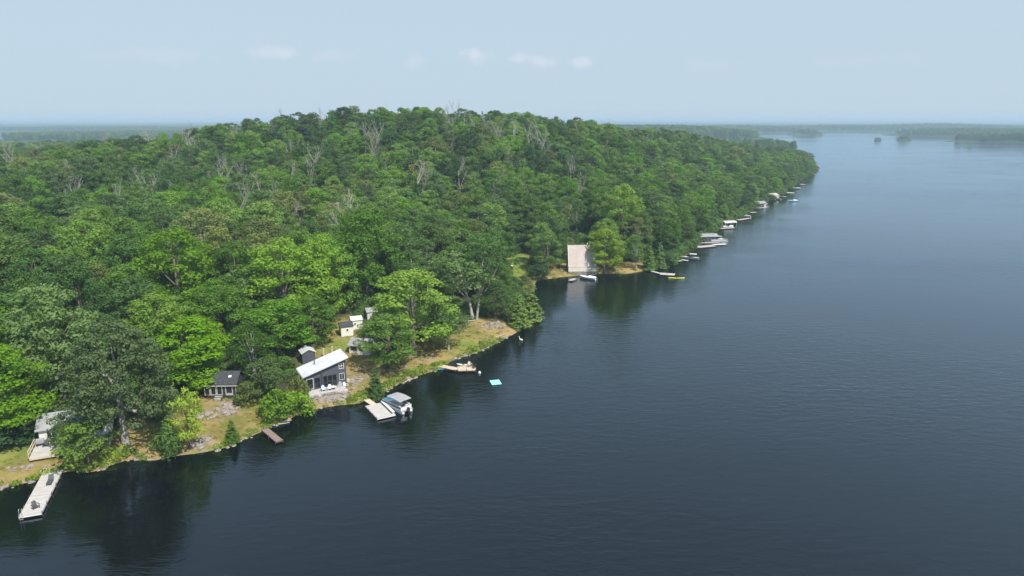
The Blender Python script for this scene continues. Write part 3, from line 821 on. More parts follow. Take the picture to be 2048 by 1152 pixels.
# --- low plants along the waterline, grass tufts on the open ground, undergrowth at the forest edge
def low_plants():
    rng = np.random.default_rng(8); protos = []
    for s in range(3):                                             # leafy shore plants
        P = puff(rng, (0, 0, .25), .6, .2, 9, -.2, .8, .8); V, Q = card_mesh('plant', *P, rng, None); protos.append(np_mesh('shore_plant', V, Q, [M['reed']]))
    for s in range(2):                                             # grass tufts: thin upright blades
        n = 40; C = np.stack([rng.normal(0, .28, n), rng.normal(0, .28, n), rng.uniform(.05, .2, n)], 1)
        Nn = np.stack([rng.normal(size=n), rng.normal(size=n), rng.normal(size=n) * .35 + .3], 1)
        V, Q = card_mesh('tuft', C, Nn, rng.uniform(.2, .4, n), rng, None, (.15, .35)); protos.append(np_mesh('grass_tuft', V, Q, [M['drygrass'] if s else M['reed']]))
    for s in range(2): protos.append(PROTO['shrub'][s][1])
    # waterline
    pos, pk, sc = [], [], []
    n = 24000; x = rng.uniform(-95, 12, n); y = rng.uniform(80, 182, n); h, d = height_d(x, y)
    k = (d > -.1) & (d < .9 + 2.6 * wob(x, y, 15, 6)); m = k.sum()
    pos.append(np.stack([x[k], y[k], h[k] - .05], 1)); pk.append(rng.integers(0, 3, m)); sc.append(rng.uniform(.6, 1.5, m))
    n = 60000; x = rng.uniform(0, 340, n); y = rng.uniform(190, 800, n); h, d = height_d(x, y)
    k = (d > -.2) & (d < 3.5); k &= ~((x > 12) & (x < 56) & (d > 1.2) & (y < 240)); m = k.sum()
    pos.append(np.stack([x[k], y[k], h[k] - .05], 1)); pk.append(np.where(y[k] > 238, rng.integers(5, 7, m), rng.integers(0, 3, m))); sc.append(np.where(y[k] > 238, rng.uniform(.4, 1.3, m), rng.uniform(.7, 1.4, m)))
    # tufts
    n = 16000; x = rng.uniform(-95, 60, n); y = rng.uniform(84, 235, n); h, d = height_d(x, y)
    op = np.zeros(n)
    for P in LAWN: op = np.maximum(op, smooth_in(x, y, P, 1.0))
    k = (d > 1.5) & (op > .5) & (wob(x, y, 6, 9) > -.25); m = k.sum()
    pos.append(np.stack([x[k], y[k], h[k] - .03], 1)); pk.append(np.where(rng.uniform(0, 1, m) < .7, 4, 3)); sc.append(rng.uniform(.5, 1.2, m))
    P = np.concatenate(pos); m = len(P); s = np.concatenate(sc)
    scatter('shore_plants', protos, P, np.stack([s, s, s], 1), np.stack([np.zeros(m), np.zeros(m), rng.uniform(0, 6.28, m)], 1), np.concatenate(pk), 'yellow-green low plants and dry grass along the banks', 'plants')
    # undergrowth in the forest edge
    n = 9000; x = rng.uniform(-140, 120, n); y = rng.uniform(95, 330, n); h, d = height_d(x, y); op = np.zeros(n)
    for Q in LAWN: op = np.maximum(op, smooth_in(x, y, Q, 1.0))
    k = (d > 3) & (op < .2); m = k.sum(); s = rng.uniform(.5, 1.1, m)
    scatter('undergrowth', [PROTO['shrub'][i][1] for i in range(3)], np.stack([x[k], y[k], h[k] - .1], 1), np.stack([s, s, s * .8], 1), np.stack([np.zeros(m), np.zeros(m), rng.uniform(0, 6.28, m)], 1), rng.integers(0, 3, m), 'green bushes covering the forest floor', 'undergrowth')
low_plants()

# ------------------------------------------------------------------ buildings and things on the shore
def beam(mb, a, b, w=.1, h=.1):
    """straight timber from a to b, w wide (level) and h deep"""
    a, b = Vector(a), Vector(b); t = (b - a).normalized()
    s = t.cross(Vector((0, 0, 1)))
    s = Vector((1, 0, 0)) if s.length < 1e-4 else s.normalized()
    u = s.cross(t).normalized(); s = s * w / 2; u = u * h / 2
    return mb.hexa([a - s - u, a + s - u, b + s - u, b - s - u, a - s + u, a + s + u, b + s + u, b - s + u])
def window(root, x0, x1, z0, z1, y, frame='white', cols=1, rows=1, fw=.09, name='window', side=None):
    """frame standing proud of the wall, glass behind it; side='x' puts it on a wall that runs along y"""
    m = MB(); g = MB(); dy = .05
    def bx(mb, a0, a1, c0, c1, d0, d1):
        if side == 'x': mb.box(y + d0, y + d1, a0, a1, c0, c1)
        elif side == '-x': mb.box(y - d1, y - d0, a0, a1, c0, c1)
        else: mb.box(a0, a1, y - d1, y - d0, c0, c1)
    bx(m, x0, x1, z0, z0 + fw, .004, dy); bx(m, x0, x1, z1 - fw, z1, .004, dy)
    bx(m, x0, x0 + fw, z0 + fw, z1 - fw, .004, dy); bx(m, x1 - fw, x1, z0 + fw, z1 - fw, .004, dy)
    for k in range(1, cols):
        c = x0 + (x1 - x0) * k / cols; bx(m, c - fw * .4, c + fw * .4, z0 + fw, z1 - fw, .006, dy - .004)
    for k in range(1, rows):
        c = z0 + (z1 - z0) * k / rows; bx(m, x0 + fw, x1 - fw, c - fw * .4, c + fw * .4, .008, dy - .008)
    o = m.build(name, M[frame], root)
    bx(g, x0 + fw * .5, x1 - fw * .5, z0 + fw * .5, z1 - fw * .5, .003, .02)
    g.build('pane', M['glass'], o); return o
def door(root, x0, x1, z0, z1, y, mat='white', glazed=True):
    m = MB(); m.box(x0, x1, y - .06, y - .004, z0, z1); o = m.build('door', M[mat], root)
    if glazed:
        g = MB(); g.box(x0 + .14, x1 - .14, y - .075, y - .061, z0 + .9, z1 - .15); g.build('pane', M['glass'], o)
    k = MB(); k.tube([(x1 - .09, y - .06, z0 + 1.0), (x1 - .09, y - .13, z0 + 1.0)], .03, 6); k.build('handle', M['alu'], o)
    return o
def gable_house(root, w, d, h, ridge, wall, roof, over=.35, axis='x', seams=0.0, base=1.0, th=.12):
    """walls w by d (front at y=0 facing -y) with a pitched roof; axis is the ridge's direction"""
    m = MB()
    if axis == 'x':
        for x in (0, w): m.poly([(x, 0, -base), (x, d, -base), (x, d, h), (x, d / 2, ridge), (x, 0, h)])
        m.poly([(0, 0, -base), (w, 0, -base), (w, 0, h), (0, 0, h)]); m.poly([(0, d, -base), (w, d, -base), (w, d, h), (0, d, h)])
    else:
        for y in (0, d): m.poly([(0, y, -base), (w, y, -base), (w, y, h), (w / 2, y, ridge), (0, y, h)])
        m.poly([(0, 0, -base), (0, d, -base), (0, d, h), (0, 0, h)]); m.poly([(w, 0, -base), (w, d, -base), (w, d, h), (w, 0, h)])
    m.build('wall', M[wall], root)
    if axis == 'x':
        sl = (ridge - h) / (d / 2); e = .02
        prof = [(-over, h - over * sl + e), (d / 2, ridge + e), (d + over, h - over * sl + e), (d + over, h - over * sl + th + e), (d / 2, ridge + th + e), (-over, h - over * sl + th + e)]
        r = MB(); r.prism([(-over, y, z) for y, z in prof], (w + 2 * over, 0, 0))
        ro = r.build('roof', M[roof], root)
        if seams:
            x = -over + seams
            while x < w + over:
                s = MB(); s.prism([(x, -over, h - over * sl + th + e), (x, d / 2, ridge + th + e), (x, d / 2, ridge + th + e + .04), (x, -over, h - over * sl + th + e + .04)], (.05, 0, 0)); s.build('roof_seam', M[roof], ro); x += seams
    else:
        sl = (ridge - h) / (w / 2); e = .02
        prof = [(-over, h - over * sl + e), (w / 2, ridge + e), (w + over, h - over * sl + e), (w + over, h - over * sl + th + e), (w / 2, ridge + th + e), (-over, h - over * sl + th + e)]
        r = MB(); r.prism([(x, -over, z) for x, z in prof], (0, d + 2 * over, 0)); ro = r.build('roof', M[roof], root)
    return ro
def local(root, x, y, z=0.0):
    return root.location + Matrix.Rotation(root.rotation_euler.z, 3, 'Z') @ Vector((x, y, z))

# --- chairs and other small furniture
def adirondack(loc, rz, mat, label, group=None):
    e = empty('lounge_chair', loc, rz, label, 'chair', group)
    m = MB()
    for k in range(5): m.hexa([(-.27, -.25 + k * .11, .38 - k * .035), (.27, -.25 + k * .11, .38 - k * .035), (.27, -.15 + k * .11, .35 - k * .035), (-.27, -.15 + k * .11, .35 - k * .035), (-.27, -.25 + k * .11, .41 - k * .035), (.27, -.25 + k * .11, .41 - k * .035), (.27, -.15 + k * .11, .38 - k * .035), (-.27, -.15 + k * .11, .38 - k * .035)])
    m.build('seat', M[mat], e)
    m = MB()
    for k in range(5):
        x = -.25 + k * .11; t = 1.0 - .05 * abs(k - 2)
        m.hexa([(x, .26, .22), (x + .095, .26, .22), (x + .095, .29, .22), (x, .29, .22), (x, .52, t), (x + .095, .52, t), (x + .095, .55, t), (x, .55, t)])
    m.build('backrest', M[mat], e)
    for s in (-1, 1):
        m = MB(); m.box(s * .36 - .06, s * .36 + .06, -.32, .42, .56, .59); m.build('armrest', M[mat], e)
        m = MB(); m.box(s * .36 - .02, s * .36 + .02, -.28, -.18, 0, .56); m.build('leg', M[mat], e)
        m = MB(); m.hexa([(s * .34 - .02, .5, 0), (s * .34 + .02, .5, 0), (s * .34 + .02, .6, 0), (s * .34 - .02, .6, 0), (s * .34 - .02, -.27, .3), (s * .34 + .02, -.27, .3), (s * .34 + .02, -.27, .4), (s * .34 - .02, -.27, .4)]); m.build('leg', M[mat], e)
    return e
def lounger(loc, rz, mat, label):
    e = empty('sun_lounger', loc, rz, label, 'sun lounger')
    m = MB(); m.box(-.33, .33, -.95, .35, .30, .38); m.build('seat', M[mat], e, .02)
    m = MB(); m.hexa([(-.33, .36, .30), (.33, .36, .30), (.33, .42, .30), (-.33, .42, .30), (-.33, .86, .86), (.33, .86, .86), (.33, .93, .82), (-.33, .93, .82)]); m.build('backrest', M[mat], e, .02)
    for x in (-.28, .28):
        for y in (-.85, .3):
            m = MB(); m.box(x - .03, x + .03, y - .03, y + .03, 0, .30); m.build('leg', M['charcoal'], e)
    return e
def planks(mb, x0, x1, y0, y1, z, w=.14, gap=.012, th=.04, rng=random.Random(1)):
    """deck boards laid across x, one after another along y"""
    y = y0
    while y < y1 - .02:
        e = min(y + w, y1); dz = rng.uniform(-.006, .006); o = rng.uniform(-.015, .015)
        mb.box(x0 + o, x1 + o, y, e - gap, z - th + dz, z + dz); y += w
def dock(p0, p1, width, z, deckmat, label, group=None, frame='wood_dark', posts=True, fascia=None, cat='dock', section=2.4):
    """planked dock from p0 (shore end) to p1 along local y"""
    p0, p1 = Vector(p0), Vector(p1); v = p1 - p0; ln = math.hypot(v.x, v.y); rz = math.atan2(v.y, v.x) - math.pi / 2
    e = empty('dock', (p0.x, p0.y, 0), rz, label, cat, group); w = width / 2
    n = max(1, round(ln / section)); s = ln / n
    for k in range(n):
        m = MB(); planks(m, -w, w, k * s + .02, (k + 1) * s - .02, z); m.build('deck_section', M[deckmat], e)
    m = MB()
    for x in (-w + .04, w - .04): m.box(x - .03, x + .03, .02, ln - .02, z - .26, z - .05)
    m.box(-w + .08, w - .08, ln - .1, ln - .04, z - .25, z - .052); m.build('frame', M[fascia or frame], e)
    if posts:
        for k in range(n + 1):
            for x in (-w - .05, w + .05):
                q = MB(); q.tube([(x, min(max(k * s, .15), ln - .15), -2.0), (x, min(max(k * s, .15), ln - .15), z + .22)], .055, 6); q.build('post', M[frame], e)
    return e

# --- boats
def hull_ring(L, W, z, y, f, flare=1.0): pass
def motor_boat(loc, rz, label, hullmat='white', group=None, L=5.6, W=2.1, cover=None, top=None):
    """runabout: bow towards +y"""
    e = empty('motor_boat', loc, rz, label, 'boat', group)
    ys = [-.5, -.3, 0, .25, .40, .5]; ws = [.92, 1, 1, .82, .48, .05]; bs = [.72, .8, .78, .55, .25, .02]; hs = [.72, .72, .74, .80, .88, .95]
    m = MB(); n = len(ys); rings = []
    for y, w, b, h in zip(ys, ws, bs, hs): rings.append([(-w * W / 2, y * L, h), (-b * W / 2, y * L, .12), (0, y * L, -.18 + .25 * max(0, y)), (b * W / 2, y * L, .12), (w * W / 2, y * L, h)])
    for a, b in zip(rings[:-1], rings[1:]):
        for k in range(4): m.poly([a[k], a[k + 1], b[k + 1], b[k]])
    m.poly(rings[0]); m.build('hull', M[hullmat], e)
    m = MB()
    fr = [(-.48 * W * w, y * L, h - .03) for y, w, h in zip(ys[2:], ws[2:], hs[2:])]; m.poly(fr + [(-p[0], p[1], p[2]) for p in reversed(fr)])
    m.build('foredeck', M[hullmat], e)
    if cover: 
        m = MB(); m.hexa([(-.47 * W, -.46 * L, .74), (.47 * W, -.46 * L, .74), (.46 * W, -.01 * L, .76), (-.46 * W, -.01 * L, .76), (-.2 * W, -.4 * L, 1.05), (.2 * W, -.4 * L, 1.05), (.2 * W, -.05 * L, 1.2), (-.2 * W, -.05 * L, 1.2)]); m.build('cover', M[cover], e, .03)
    else:
        m = MB(); m.poly([(-.46 * W, -.47 * L, .3), (.46 * W, -.47 * L, .3), (.46 * W, 0, .3), (-.46 * W, 0, .3)]); m.build('cockpit_floor', M['canvas'], e)
        for x in (-.22, .22):
            m = MB(); m.box(x * W - .22, x * W + .22, -.2 * L, -.11 * L, .3, .68); m.box(x * W - .22, x * W + .22, -.2 * L - .08, -.2 * L, .3, 1.0); m.build('seat', M['white'], e, .03)
        m = MB(); m.hexa([(-.4 * W, .03 * L, .74), (.4 * W, .03 * L, .74), (.4 * W, .05 * L, .74), (-.4 * W, .05 * L, .74), (-.34 * W, -.02 * L, 1.12), (.34 * W, -.02 * L, 1.12), (.34 * W, 0, 1.12), (-.34 * W, 0, 1.12)]); m.build('windshield', M['glass'], e)
    m = MB(); m.box(-.17, .17, -.5 * L - .42, -.5 * L - .06, .55, 1.12); m.box(-.07, .07, -.5 * L - .3, -.5 * L - .14, -.4, .55); m.build('outboard_motor', M['black'], e, .04)
    if top:
        m = MB(); m.hexa([(-.45 * W, -.36 * L, 1.95), (.45 * W, -.36 * L, 1.95), (.45 * W, .04 * L, 1.95), (-.45 * W, .04 * L, 1.95), (-.4 * W, -.34 * L, 2.06), (.4 * W, -.34 * L, 2.06), (.4 * W, .02 * L, 2.06), (-.4 * W, .02 * L, 2.06)]); t = m.build('sunshade', M[top], e)
        m = MB()
        for x in (-.43 * W, .43 * W):
            for y in (-.34 * L, .02 * L): m.tube([(x, -.16 * L, .74), (x, y, 1.95)], .02, 5)
        m.build('shade_pole', M['alu'], t)
    return e
def pontoon_boat(loc, rz, label, group=None, L=6.6, W=2.5, panel='navy', stripe='white', bow='blue', canopy='canvas'):
    """deck on two floats with rails, furniture and a canopy; bow towards +y"""
    e = empty('pontoon_boat', loc, rz, label, 'boat', group); z = .62
    for x in (-.86, .86):
        m = MB(); m.tube([(x, -L / 2, .2), (x, -L / 2 + .1, .2), (x, L / 2 - .6, .2), (x, L / 2 - .25, .28), (x, L / 2, .42)], [.2, .32, .32, .24, .04], 10); m.smooth = True; m.build('float', M['alu'], e)
    m = MB(); m.box(-W / 2, W / 2, -L / 2 + .1, L / 2 - .15, z - .1, z); m.build('deck', M['canvas'], e)
    def rail(x0, y0, x1, y1, mat, stripemat):
        m = MB(); dx, dy = (0, .02) if y0 == y1 else (.02, 0)
        m.box(min(x0, x1) - dx, max(x0, x1) + dx, min(y0, y1) - dy, max(y0, y1) + dy, z + .05, z + .66); p = m.build('side_panel', M[mat], e)
        m = MB(); m.box(min(x0, x1) - dx - .01, max(x0, x1) + dx + .01, min(y0, y1) - dy - .01, max(y0, y1) + dy + .01, z + .66, z + .74); m.build('rail', M['alu'], p)
        if stripemat:
            m = MB(); m.box(min(x0, x1) - dx - .008, max(x0, x1) + dx + .008, min(y0, y1) - dy - .008, max(y0, y1) + dy + .008, z + .06, z + .30); m.build('stripe', M[stripemat], p)
    w = W / 2 - .08
    rail(-w, -L / 2 + .5, -w, L / 2 - 1.3, panel, stripe); rail(w, -L / 2 + .5, w, L / 2 - 1.3, panel, stripe)
    rail(-w, L / 2 - 1.26, -w, L / 2 - .6, bow, None); rail(w, L / 2 - 1.26, w, L / 2 - .6, bow, None)
    rail(-w, L / 2 - .55, w, L / 2 - .55, bow, None); rail(-w, -L / 2 + .46, w, -L / 2 + .46, 'white', None)
    for (x0, x1, y0, y1) in ((-w + .08, -w + .68, .4, 1.9), (w - .68, w - .08, .4, 1.9), (-w + .08, -w + .7, -2.5, -.9), (w - .68, w - .08, -2.5, -1.6)):
        m = MB(); m.box(x0, x1, y0, y1, z, z + .42); xx = x0 if x0 < 0 else x1 - .14; m.box(xx, xx + .14, y0, y1, z + .42, z + .8); m.build('bench', M['white'], e, .03)
    m = MB(); m.box(.15, .85, -.75, -.25, z, z + .95); m.build('console', M['white'], e, .04)
    ro = MB(); zc = z + 1.75; n = 6
    for k in range(n):
        f0, f1 = k / n, (k + 1) / n; cr = lambda f: .16 * math.sin(math.pi * f)
        y0, y1 = -2.75 + 3.9 * f0, -2.75 + 3.9 * f1
        ro.hexa([(-w - .1, y0, zc + cr(f0)), (w + .1, y0, zc + cr(f0)), (w + .1, y1, zc + cr(f1)), (-w - .1, y1, zc + cr(f1)), (-w * .8, y0, zc + .1 + cr(f0)), (w * .8, y0, zc + .1 + cr(f0)), (w * .8, y1, zc + .1 + cr(f1)), (-w * .8, y1, zc + .1 + cr(f1))])
    c = ro.build('canopy', M[canopy], e)
    for x in (-w, w):
        for y in (-2.6, 1.0):
            m = MB(); m.tube([(x, -.9, z + .7), (x, y, zc + .04)], .025, 5); m.build('canopy_pole', M['alu'], c)
    m = MB(); m.box(-.2, .2, -L / 2 - .4, -L / 2 + .05, .55, 1.2); m.box(-.07, .07, -L / 2 - .3, -L / 2 - .1, -.4, .55); m.build('outboard_motor', M['black'], e, .05)
    return e
def kayak(loc, rz, L, mat, label, name='kayak', W=.75):
    e = empty(name, loc, rz, label, name)
    ys = np.linspace(-.5, .5, 9); m = MB(); rings = []
    for y in ys:
        w = W / 2 * max(.04, (1 - (abs(y) * 2) ** 2.4)); k = .12 * (abs(y) * 2) ** 2
        rings.append([(-w, y * L, .16 + k), (-w * .7, y * L, -.06 + k), (w * .7, y * L, -.06 + k), (w, y * L, .16 + k), (0, y * L, .27 + k)])
    for a, b in zip(rings[:-1], rings[1:]):
        for k in range(5): m.poly([a[k], a[(k + 1) % 5], b[(k + 1) % 5], b[k]])
    m.poly(rings[0]); m.poly(rings[-1][::-1]); m.smooth = True; m.build('hull', M[mat], e)
    m = MB(); m.tube([(0, -.1, .2), (0, -.1, .31)], [.3, .26], 10); m.build('cockpit', M['black'], e)
    return e

# ---------- left cottage, its deck and dock
def left_cottage():
    p = onland(60, 931); rc = math.radians(24); p = p + Matrix.Rotation(rc, 3, 'Z') @ Vector((.6, 4.8, 0)); e = empty('cottage', (p.x, p.y, gz(p.x, p.y) + .25), rc, 'white cottage with grey roof half hidden behind the light green maple', 'house')
    gable_house(e, 9.5, 6.0, 2.4, 3.7, 'siding_white', 'grey_roof', .4, 'x')
    window(e, 1.0, 2.3, .8, 2.1, 0, 'white', 2); door(e, 2.9, 3.85, .1, 2.2, 0, 'white'); window(e, 4.6, 6.4, .7, 2.2, 0, 'white', 3); window(e, 7.2, 8.6, .8, 2.1, 0, 'white', 2)
    window(e, 1.5, 2.8, .9, 2.1, 0, 'white', 2, side='-x'); window(e, 4.0, 5.2, .9, 2.1, 0, 'white', 2, side='-x')
    m = MB(); m.box(7.4, 8.0, 3.7, 4.3, 3.0, 4.5); m.build('chimney', M['rock'], e)
    d = empty('wooden_deck', local(e, -.6, -.1, 0), rc, 'weathered grey deck along the front of the left cottage', 'deck')
    zt = .06
    for k in range(4):
        m = MB(); planks(m, k * 2.6 + .01, k * 2.6 + 2.58, -4.7, -.02, zt, .15); m.build('deck_section', M['wood_grey'], d)
    m = MB(); m.box(.02, 10.38, -4.72, -4.66, -.3, zt - .045); m.box(.0, .06, -4.65, -.02, -.3, zt - .045); m.box(10.34, 10.4, -4.65, -.02, -.3, zt - .045); m.build('frame', M['wood_tan'], d)
    for x in (.2, 3.5, 6.9, 10.2):
        for y in (-4.55, -.3): m = MB(); m.box(x - .08, x + .08, y - .08, y + .08, -2.2, zt - .05); m.build('post', M['wood_dark'], d)
    r = empty('wooden_railing', local(d, -.05, 0, zt), rc, 'tan wooden railing on the left side of the cottage deck', 'railing')
    for y in (-4.6, -3.1, -1.6, -.1): m = MB(); m.box(.0, .09, y - .045, y + .045, 0, 1.0); m.build('post', M['wood_tan'], r)
    for z in (.45, .98): m = MB(); m.box(-.01, .1, -4.7, -.0, z, z + .07); m.build('rail', M['wood_tan'], r)
    adirondack(local(d, 1.6, -1.2, zt), rc - .2, 'charcoal', 'dark chair on the left cottage deck beside the wall')
    adirondack(local(d, 2.7, -1.0, zt), rc + .35, 'black', 'black chair on the left cottage deck, right of the dark one')
    t = empty('patio_table', local(d, 6.6, -1.9, zt), .4, 'round patio table with parasol pole on the left cottage deck', 'table')
    m = MB(); m.tube([(0, 0, .70), (0, 0, .74)], .6, 14); m.build('table_top', M['alu'], t); m = MB(); m.tube([(0, 0, 0), (0, 0, .7)], [.1, .05], 8); m.build('pedestal', M['charcoal'], t)
    g = empty('barbecue', local(d, .8, -.6, zt), rc, 'grey covered barbecue at the corner of the left cottage', 'barbecue')
    m = MB(); m.box(-.55, .55, -.3, .3, .45, .95); m.build('body', M['canvas'], g, .05); m = MB(); m.tube([(-.5, 0, .95), (.5, 0, .95)], .28, 10); m.build('lid', M['canvas'], g)
    for x in (-.45, .45): m = MB(); m.box(x - .05, x + .05, -.25, .25, 0, .45); m.build('leg', M['black'], g)
left_cottage()
d0, d1 = flat(108, 938, .5), flat(60, 1030, .5)
big_dock = dock(d0, d1, 2.5, .5, 'wood_grey', 'long pale dock with two dark seats at the lower left', frame='wood_dark', fascia='white')
dv = (d1 - d0).normalized(); rzd = math.atan2(dv.y, dv.x)
q = flat(101, 965, .52); lounger((q.x, q.y, .51), rzd + math.pi / 2, 'charcoal', 'dark grey lounger near the shore end of the long pale dock')
q = flat(72, 1017, .52); adirondack((q.x, q.y, .51), rzd + 2.2, 'charcoal', 'dark grey chair at the outer end of the long pale dock')
m = MB()
for x in (.82, 1.12): m.tube([(x, 0, -.9), (x, 0, 1.35), (x, -.25, 1.5)], .03, 6)
for z in (-.5, -.2, .1, .4): m.tube([(.82, 0, z), (1.12, 0, z)], .025, 5)
o_ = m.build('ladder', M['alu'], big_dock); o_.location = (0, (d1 - d0).length + .06, 0)

# ---------- dark cabin
def dark_cabin():
    p = onland(410, 798); e = empty('cabin', (p.x, p.y, p.z + .45), math.radians(2), 'small dark cabin with white-framed porch windows and black roof', 'house')
    W, D, h, rg = 5.6, 4.4, 2.3, 3.75
    gable_house(e, W, D, h, rg, 'siding_dark', 'dark_roof', .32, 'x')
    m = MB(); m.box(-.35, W + .35, -.36, -.325, h - .42, h - .24); m.build('fascia', M['dull_white'], e)  # fascia and front frames dulled: the cabin's shade is put into their colour
    for k in range(3): window(e, .05 + k * 1.08, 1.07 + k * 1.08, .12, 2.0, 0, 'dull_white', 1, 1, .13, 'porch_panel')
    window(e, 3.75, 5.05, .35, 1.95, 0, 'dull_white', 1, 1, .15); m = MB(); m.box(3.75, 5.05, -.056, -.004, .08, .33); m.build('flower_panel', M['dull_white'], e)
    m = MB(); m.box(W - .08, W + .012, -.03, .012, -.3, h - .1); m.build('corner_board', M['siding_pale'], e)
    window(e, 1.4, 2.6, .7, 1.9, W, 'siding_dark', 2, side='x')
    m = MB(); m.hexa([(4.1, .95, 2.95), (4.6, .95, 2.95), (4.6, 1.3, 3.18), (4.1, 1.3, 3.18), (4.1, .93, 3.16), (4.6, .93, 3.16), (4.6, 1.28, 3.39), (4.1, 1.28, 3.39)]); m.build('skylight', M['white'], e)
    s = empty('wooden_steps', local(e, 1.9, -.12, -.45), math.radians(2), 'short wooden steps below the dark cabin porch', 'steps')
    for k in range(3): m = MB(); m.box(0, 1.3, -.3 - k * .32, -k * .32 - .01, .36 - k * .18, .42 - k * .18); m.build('tread', M['wood_grey'], s)
    m = MB(); m.box(-.06, -.005, -.98, -.02, -.5, .34); m.box(1.305, 1.36, -.98, -.02, -.5, .34); m.build('stringer', M['wood_dark'], s)
dark_cabin()
dock(flat(530, 858, .45), flat(559, 882, .45), 1.15, .45, 'wood_brown', 'small red-brown dock below the dark cabin')

# ---------- grey house with the white roof
def grey_house():
    p = onland(612, 787); rz = math.radians(29); e = empty('house', (p.x, p.y, p.z + .3), rz, 'slate grey house with bright white sloping metal roof', 'house')
    W, D, hl, hr = 7.7, 4.8, 2.75, 5.0; b = -1.0
    m = MB()
    m.poly([(0, 0, b), (W, 0, b), (W, 0, hr), (0, 0, hl)]); m.poly([(0, D, b), (W, D, b), (W, D, hr), (0, D, hl)])
    m.poly([(0, 0, b), (0, D, b), (0, D, hl), (0, 0, hl)]); m.poly([(W, 0, b), (W, D, b), (W, D, hr), (W, 0, hr)]); m.build('wall', M['siding_grey'], e)
    o = .45; sl = (hr - hl) / W
    r = MB(); r.prism([(-o, -o, hl - o * sl + .02), (W + o, -o, hr + o * sl + .02), (W + o, -o, hr + o * sl + .16), (-o, -o, hl - o * sl + .16)], (0, D + 2 * o, 0)); ro = r.build('roof', M['white_metal'], e)
    y = -o + .42
    while y < D + o - .2:
        s = MB(); s.prism([(-o + .01, y, hl - o * sl + .16), (W + o - .01, y, hr + o * sl + .16), (W + o - .01, y, hr + o * sl + .20), (-o + .01, y, hl - o * sl + .20)], (0, .05, 0)); s.build('roof_seam', M['white_metal'], ro); y += .45
    f = MB(); f.prism([(-o, -o - .03, hl - o * sl - .1), (W + o, -o - .03, hr + o * sl - .1), (W + o, -o - .03, hr + o * sl + .018), (-o, -o - .03, hl - o * sl + .018)], (0, .028, 0)); f.build('fascia', M['charcoal'], e)
    m = MB(); m.tube([(2.6, 3.2, 3.2), (2.6, 3.2, 4.35)], .09, 8); m.tube([(2.6, 3.2, 4.35), (2.6, 3.2, 4.5)], [.17, .05], 8); m.build('flue', M['charcoal'], e)
    m = MB(); m.tube([(5.2, 1.2, 4.0), (5.2, 1.2, 4.65)], .06, 8); m.build('vent_pipe', M['alu'], e)
    m = MB(); m.tube([(-.5, -.4, 2.62), (-.5, 5.2, 2.62)], .07, 6); m.build('gutter', M['alu'], e)
    window(e, 6.35, 7.3, 3.1, 4.2, 0, 'white', 2, 2, .08); window(e, 6.35, 7.3, .9, 2.2, 0, 'siding_pale', 2, 1, .08)
    window(e, 3.2, 5.9, .1, 2.3, 0, 'charcoal', 3, 1, .12, 'patio_door'); window(e, .25, 1.5, .1, 2.2, 0, 'siding_pale', 1, 1, .1); window(e, 1.65, 2.8, .1, 2.2, 0, 'charcoal', 1, 1, .1)
    m = MB(); m.box(3.0, 3.12, -.32, -.2, b, 2.9 + 3.06 * sl - .4); m.build('porch_post', M['siding_grey'], e)
    m = MB(); m.box(W + .002, W + .9, 1.2, 2.2, b, .1); m.build('stoop', M['concrete'], e)
    pt = empty('stone_patio', local(e, -.3, -.1, 0), rz, 'pale stone patio in front of the grey house', 'patio')
    for i in range(6):
        for j in range(2):
            m = MB(); m.box(i * 1.2 + .015, i * 1.2 + 1.185, -1.3 - j * 1.3 + .015, -j * 1.3 - .015, -.35, -.06 + .012 * ((i * 7 + j * 3) % 3)); m.build('slab', M['concrete'], pt)
    rng = random.Random(4)
    wl = empty('stone_wall', local(e, -.4, -2.85, -.3), rz, 'low wall of pale stones below the patio of the grey house', 'wall'); x = 0
    while x < 6.6:
        w = rng.uniform(.4, .8)
        for k in range(2):
            m = MB(); a = x + (k * .2); h0 = -.7 + k * .48; m.box(a, a + w - .03, -.25 + rng.uniform(-.05, .05), .15, h0, h0 + .45 + rng.uniform(-.04, .03)); m.build('stone', M['rock'] if rng.random() < .6 else M['concrete'], wl, .06)
        x += w
    adirondack(local(e, 2.9, -1.7, -.04), rz + .1, 'skyblue', 'pale blue chair on the grey house patio'); adirondack(local(e, 4.0, -1.8, -.04), rz - .2, 'white', 'white chair on the grey house patio, beside the pale blue one')
    q = onland(680, 776); adirondack(q, rz - .4, 'alu', 'silver chair on the dirt right of the patio'); q = onland(692, 777); adirondack(q, rz + .5, 'white', 'white chair at the right corner of the grey house')
    q = onland(667, 783); g = empty('fire_pit', q, .4, 'dark fire stand with cream lid in front of the patio', 'fire pit')
    m = MB(); m.tube([(0, 0, .35), (0, 0, .75)], [.28, .42], 10); m.build('bowl', M['black'], g); m = MB(); m.tube([(0, 0, .76), (0, 0, .86), (0, 0, 1.0)], [.44, .4, .12], 10); m.build('lid', M['cream'], g)
    for k in range(3): a = k * 2.09; m = MB(); m.tube([(.36 * math.cos(a), .36 * math.sin(a), 0), (.2 * math.cos(a), .2 * math.sin(a), .45)], .04, 5); m.build('leg', M['black'], g)
    # shed and fence posts behind
    q = onland(606, 731); s = empty('garden_shed', q, rz, 'small grey shed with shiny metal roof behind the grey house', 'shed')
    gable_house(s, 2.6, 2.6, 2.3, 2.95, 'siding_grey', 'white_metal', .2, 'y'); door(s, .8, 1.7, .05, 1.95, 0, 'siding_grey', False)
